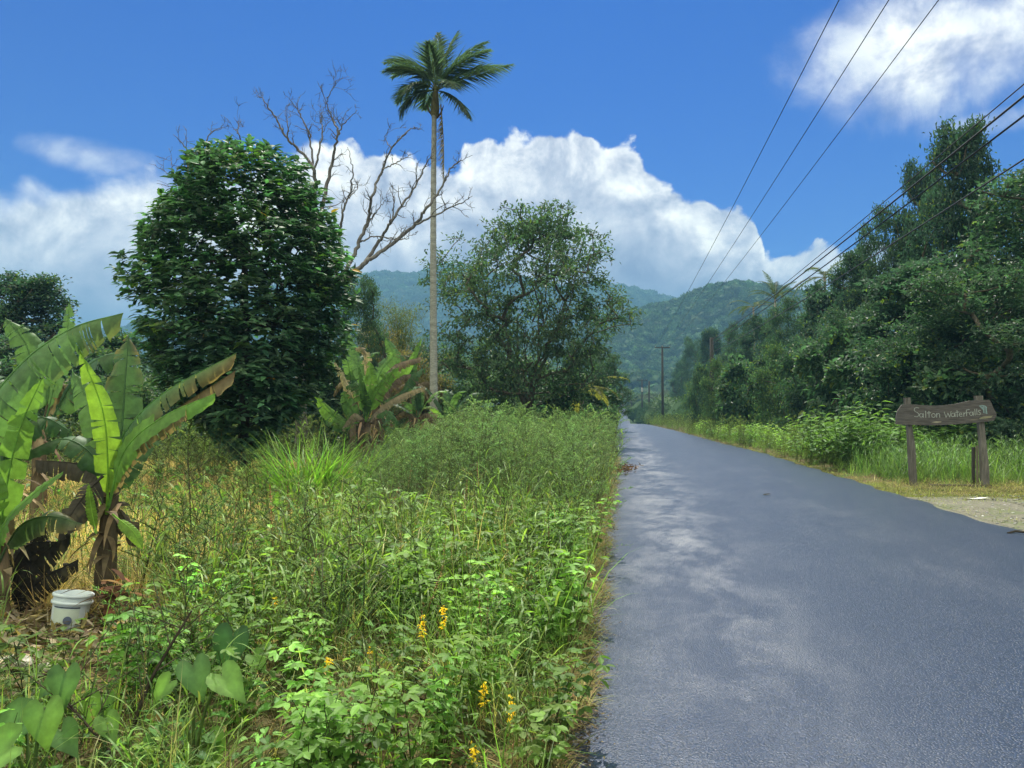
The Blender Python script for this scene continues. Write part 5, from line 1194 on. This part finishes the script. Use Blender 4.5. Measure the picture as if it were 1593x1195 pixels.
# ------------------------------------------------------------------ single plants
def clump(name, px, d, proto, s_, mats, lab, cat, group=None, parts='leaves', rz=0, z_=None):
    P = at(px, 640, d); o_ = empty(name, (P[0], P[1], float(terrain(P[0],P[1])) if z_ is None else z_), rz); o_.scale = (s_,)*3
    for nm, mb, mt in proto: mb.build(nm, mt, o_)
    return tag(o_, lab, cat, group)
g = rng; mb = MB(); n = 520
P = np.stack([g.normal(0,.36,n), g.normal(0,.30,n), np.zeros(n)],-1)
blades(mb, P, np.arctan2(P[:,1],P[:,0])+g.normal(0,.7,n), g.uniform(.8,1.65,n), g.uniform(.022,.042,n), np.abs(g.normal(.12,.18,n))+.5*np.hypot(P[:,0],P[:,1]), g.uniform(.3,1.5,n), jit((.125,.25,.05),n,.25), 6)
clump('grass_clump', 482, 12.6, [('blades', mb, M_grass)], 1.05, None, 'big clump of tall bright green arching grass in front of the dome-shaped tree', 'grass clump')
for (px, d, lab, s_) in [(1335, 21.5, 'mound of broad ginger-like leaves left of the sign', 1.0), (1290, 24, 'smaller mound of broad ginger-like leaves, left of the larger one', .85), (1385, 22.5, 'upright broad-leaved plant just left of the left sign post', .85), (1560, 23.5, 'broad-leaved plant seen above the right end of the sign board', .95), (1475, 23.5, 'broad-leaved plant seen above the middle of the sign board', .95)]:
    mb = MB(); mb2 = MB(); n = 75
    for k in range(n):
        a = g.uniform(0,6.28); le = abs(g.normal(.45,.3)); H = g.uniform(.9,1.9); bx_ = g.normal(0,.45,2)
        f = np.linspace(0,1,7); Q = np.stack([bx_[0]+math.cos(a)*le*H*f**1.5, bx_[1]+math.sin(a)*le*H*f**1.5, H*f*(1.05-.35*le*f)],-1); tube(mb2, Q, .008, (.08,.13,.04), 3, 0, False)
        nl = 11; fl = np.linspace(.35,1,nl); B = np.stack([np.interp(fl,f,Q[:,i]) for i in range(3)],1); an = a+np.where(np.arange(nl)%2, 1.25, -1.25)+g.normal(0,.2,nl)
        leaves(mb, B, np.stack([np.cos(an), np.sin(an), g.uniform(-.1,.35,nl)],-1), np.array([0,0,1.])+g.normal(0,.2,(nl,3)), g.uniform(.22,.36,nl), g.uniform(.07,.10,nl), np.array((.085,.165,.05))*np.exp(g.normal(0,.25,(nl,1)))*(1+.3*fl[:,None]), 'leaf', droop=.3)
    clump('ginger_plant', px, d, [('leaves', mb, M_leaf), ('stalks', mb2, M_leaf)], s_, None, lab, 'plant', 'broad-leaved plants by the sign')
# taro plants, each leaf a part
def taro(px, py, d, spec, lab):
    P = at(px, py, d); x_, y_ = P[:2]; o_ = empty('taro_plant', (x_, y_, 0))
    for (lx_, ly_, L, dx, dz, c_) in spec:
        Q = at(lx_, ly_, d+rng.uniform(-.12,.12))-np.array([x_, y_, 0]); mb = MB()
        tube(mb, spline([(0,0,0), Q*[.4,.4,.6], Q], 8), np.linspace(.010,.005,8), (.10,.15,.05), 5)
        heart(mb, [Q], [[dx, -.35, dz]], [[-dz*.3, -.75, .75]], L, L*.85, c_, cup=.14, wav=.03); mb.build('leaf', M_ban, o_, smooth=True)
    tag(o_, lab, 'taro plant', 'taro plants among the weeds')
TG = (.085,.175,.055); TB = (.14,.26,.06)
taro(45, 1300, 3.0, [(40,1120,.22,-.9,-.5,TG),(70,1100,.17,.3,-.9,TB),(20,1160,.2,-.9,-.4,TB),(95,1135,.14,.8,-.6,TG)], 'large-leaved taro in the bottom left corner')
taro(110, 1240, 3.5, [(102,1045,.16,.2,-.9,TG),(85,1062,.10,-.7,-.6,TG)], 'taro with an upright dark leaf, above the bottom left corner')
taro(160, 1250, 3.4, [(158,1085,.17,-.1,-.95,TB),(165,1118,.12,.6,-.7,TB)], 'taro with two bright lobed leaves, right of the upright dark one')
taro(300, 1240, 3.4, [(300,1035,.17,.5,-.8,TG),(345,1050,.17,.8,-.45,TB),(265,1060,.12,-.6,-.7,TB),(320,1150,.2,.3,-.75,TB),(240,1160,.13,-.8,-.4,TG)], 'leafy taro group in the lower left weeds')
taro(365, 1190, 4.0, [(363,985,.22,-.1,-.98,(.035,.09,.035)),(395,1020,.12,.7,-.5,TB)], 'taro with one big round dark leaf, behind the leafy taro group')
# yellow flower spikes
for (px, py, d, L, lab) in [(657,970,4.7,.13,'left one of the paired yellow flower spikes in the middle of the foreground'), (690,957,4.7,.14,'right one of the paired yellow flower spikes in the middle of the foreground'),
    (753,1075,3.7,.11,'yellow flower spike in the lower centre weeds, below the pair'), (797,1098,3.5,.12,'long yellow flower spike near the asphalt, lowest right'), (836,926,5.6,.08,'small yellow flower spike close to the road edge, right of the pair'),
    (822,878,7.2,.11,'yellow flower spike at the road edge of the weeds, upper one'), (808,852,7.9,.10,'topmost small yellow flower spike in the green weeds'), (512,1030,4.2,.07,'small faded yellow flower left of the paired spikes'),
    (738,1170,3.2,.08,'pale yellow flower at the bottom centre edge'), (578,1010,4.5,.05,'tiny yellow flower between tall grass blades, left of the pair'), (428,935,5.3,.06,'orange-yellow flower in the dark weeds left of centre'), (930,765,15.5,.12,'far yellow flower spike on the roadside tip of the weeds')]:
    T_ = at(px, py, d); o_ = empty('flowering_weed', (T_[0], T_[1], 0)); H = T_[2]+L*.4
    mb = MB(); tube(mb, [(0,0,0),(.02,0,H*.5),(0,0,H)], [.004,.003,.0015], (.12,.15,.05), 4); mb.build('stem', M_leaf, o_)
    mb = MB(); n = int(330*L)+8; f = rng.uniform(0,1,n); P = np.stack([rng.normal(0,.006,n), rng.normal(0,.006,n), H-L*f],-1); a = rng.uniform(0,6.28,n)
    leaves(mb, P, np.stack([np.cos(a), np.sin(a), rng.uniform(-.5,.5,n)],-1), np.array([0,0,1.])+rv(n,.5), .018+.008*f, .014, np.array((.88,.66,.05))*np.exp(rng.normal(0,.2,(n,1))), 'quad'); mb.build('flowers', M_leaf, o_)
    mb = MB(); n = 26; f = rng.uniform(.9,1.9,n); P = np.stack([0*f, 0*f, H-L*f],-1); a = rng.uniform(0,6.28,n)
    leaves(mb, P, np.stack([np.cos(a), np.sin(a), -.9+0*f],-1), rv(n), .02, .008, (.35,.32,.14), 'quad'); mb.build('pods', M_dry, o_)
    tag(o_, lab, 'flower', 'yellow flower spikes')
# thin saplings with dark stems
def sapling(pts_, d, lab, r_=.008, br=8):
    Q = np.array([at(p[0], p[1], d) for p in pts_]); o_ = empty('sapling', (Q[0][0], Q[0][1], 0)); Q = Q-np.array(o_.location); S_ = spline(Q, 14)
    mb = MB(); lf = MB(); tube(mb, S_, np.linspace(r_, r_*.4, 14), (.06,.045,.035), 5)
    for k in range(br):
        i = 2+int(k*11/br); a = rng.uniform(0,6.28); L = .5*rng.uniform(.5,1); dd_ = np.array([math.cos(a)*.9, math.sin(a)*.4, rng.uniform(.2,.9)]); R_ = S_[i]+dd_*L*np.linspace(0,1,6)[:,None]; tube(mb, R_, np.linspace(.004,.0015,6), (.07,.055,.04), 3)
        n = 26; f = rng.uniform(.1,1,n); P = S_[i]+dd_*L*f[:,None]; leaves(lf, P, dd_+rv(n,.6), np.array([0,0,1.])+rv(n,.4), .035, .010, jit((.06,.11,.04),n,.2), 'quad')
    mb.build('stem', M_bark, o_); lf.build('leaves', M_leaf, o_); tag(o_, lab, 'sapling', 'thin dark saplings')
sapling([(298,930),(297,820),(292,700)], 7.2, 'thin upright dark stem rising out of the dry grass')
sapling([(300,900),(270,850),(235,800)], 7.4, 'thin dark branch leaning left from the upright stem in the dry grass', .006)
sapling([(175,1230),(225,1080),(262,1010),(298,950)], 3.6, 'long bare dark stem leaning right across the lower left weeds', .012, 9)
sapling([(180,1180),(120,1110),(85,1070)], 3.4, 'short bare stem leaning left across the lower left weeds', .008, 5)
sapling([(410,930),(440,840),(470,760)], 9, 'thin stem leaning right below the bright grass clump', .008, 10)
# bamboo behind the banana plants
def bamboo(px, d, h, R_, lab, col, seed):
    P = at(px, 640, d); o_ = empty('bamboo_clump', (P[0], P[1], float(terrain(P[0],P[1])))); g = np.random.default_rng(seed); cm = MB(); lm = MB()
    for k in range(34):
        a = g.uniform(0,6.28); le = g.uniform(.05,1)*R_; H = h*g.uniform(.55,1); f = np.linspace(0,1,12); b_ = g.normal(0,.3,2)
        Q = np.stack([b_[0]+math.cos(a)*le*f**2.2, b_[1]+math.sin(a)*le*f**2.2, H*np.sin(f*1.45)/.993-.12*H*f**5],-1); tube(cm, Q, np.linspace(.045,.008,12), (.17,.17,.06), 5, 0, False)
        n = 330; fl = g.uniform(.15,1,n)**.8; B = np.stack([np.interp(fl,f,Q[:,i]) for i in range(3)],1)+g.normal(0,.28,(n,3))
        leaves(lm, B, g.normal(0,.6,(n,3))+[math.cos(a)*.3,math.sin(a)*.3,-.3], np.array([0,0,1.])+g.normal(0,.5,(n,3)), g.uniform(.16,.3,n), .035, np.array(col)*np.exp(g.normal(0,.25,(n,1))), 'quad', droop=.2)
    cm.build('culms', M_bark, o_); lm.build('leaves', M_leaf, o_); return tag(o_, lab, 'bamboo', 'bamboo clumps')
bamboo(622, 47, 9.3, 2.2, 'tall feathery green bamboo left of the palm trunk, against the hazy hill', (.085,.12,.035), 1)
bamboo(590, 40, 6.6, 2.8, 'yellow-brown bamboo right of the dome-shaped tree', (.15,.13,.05), 2)
bamboo(655, 42, 5.4, 2.6, 'olive-brown bamboo thicket behind the palm trunk', (.14,.125,.05), 3)
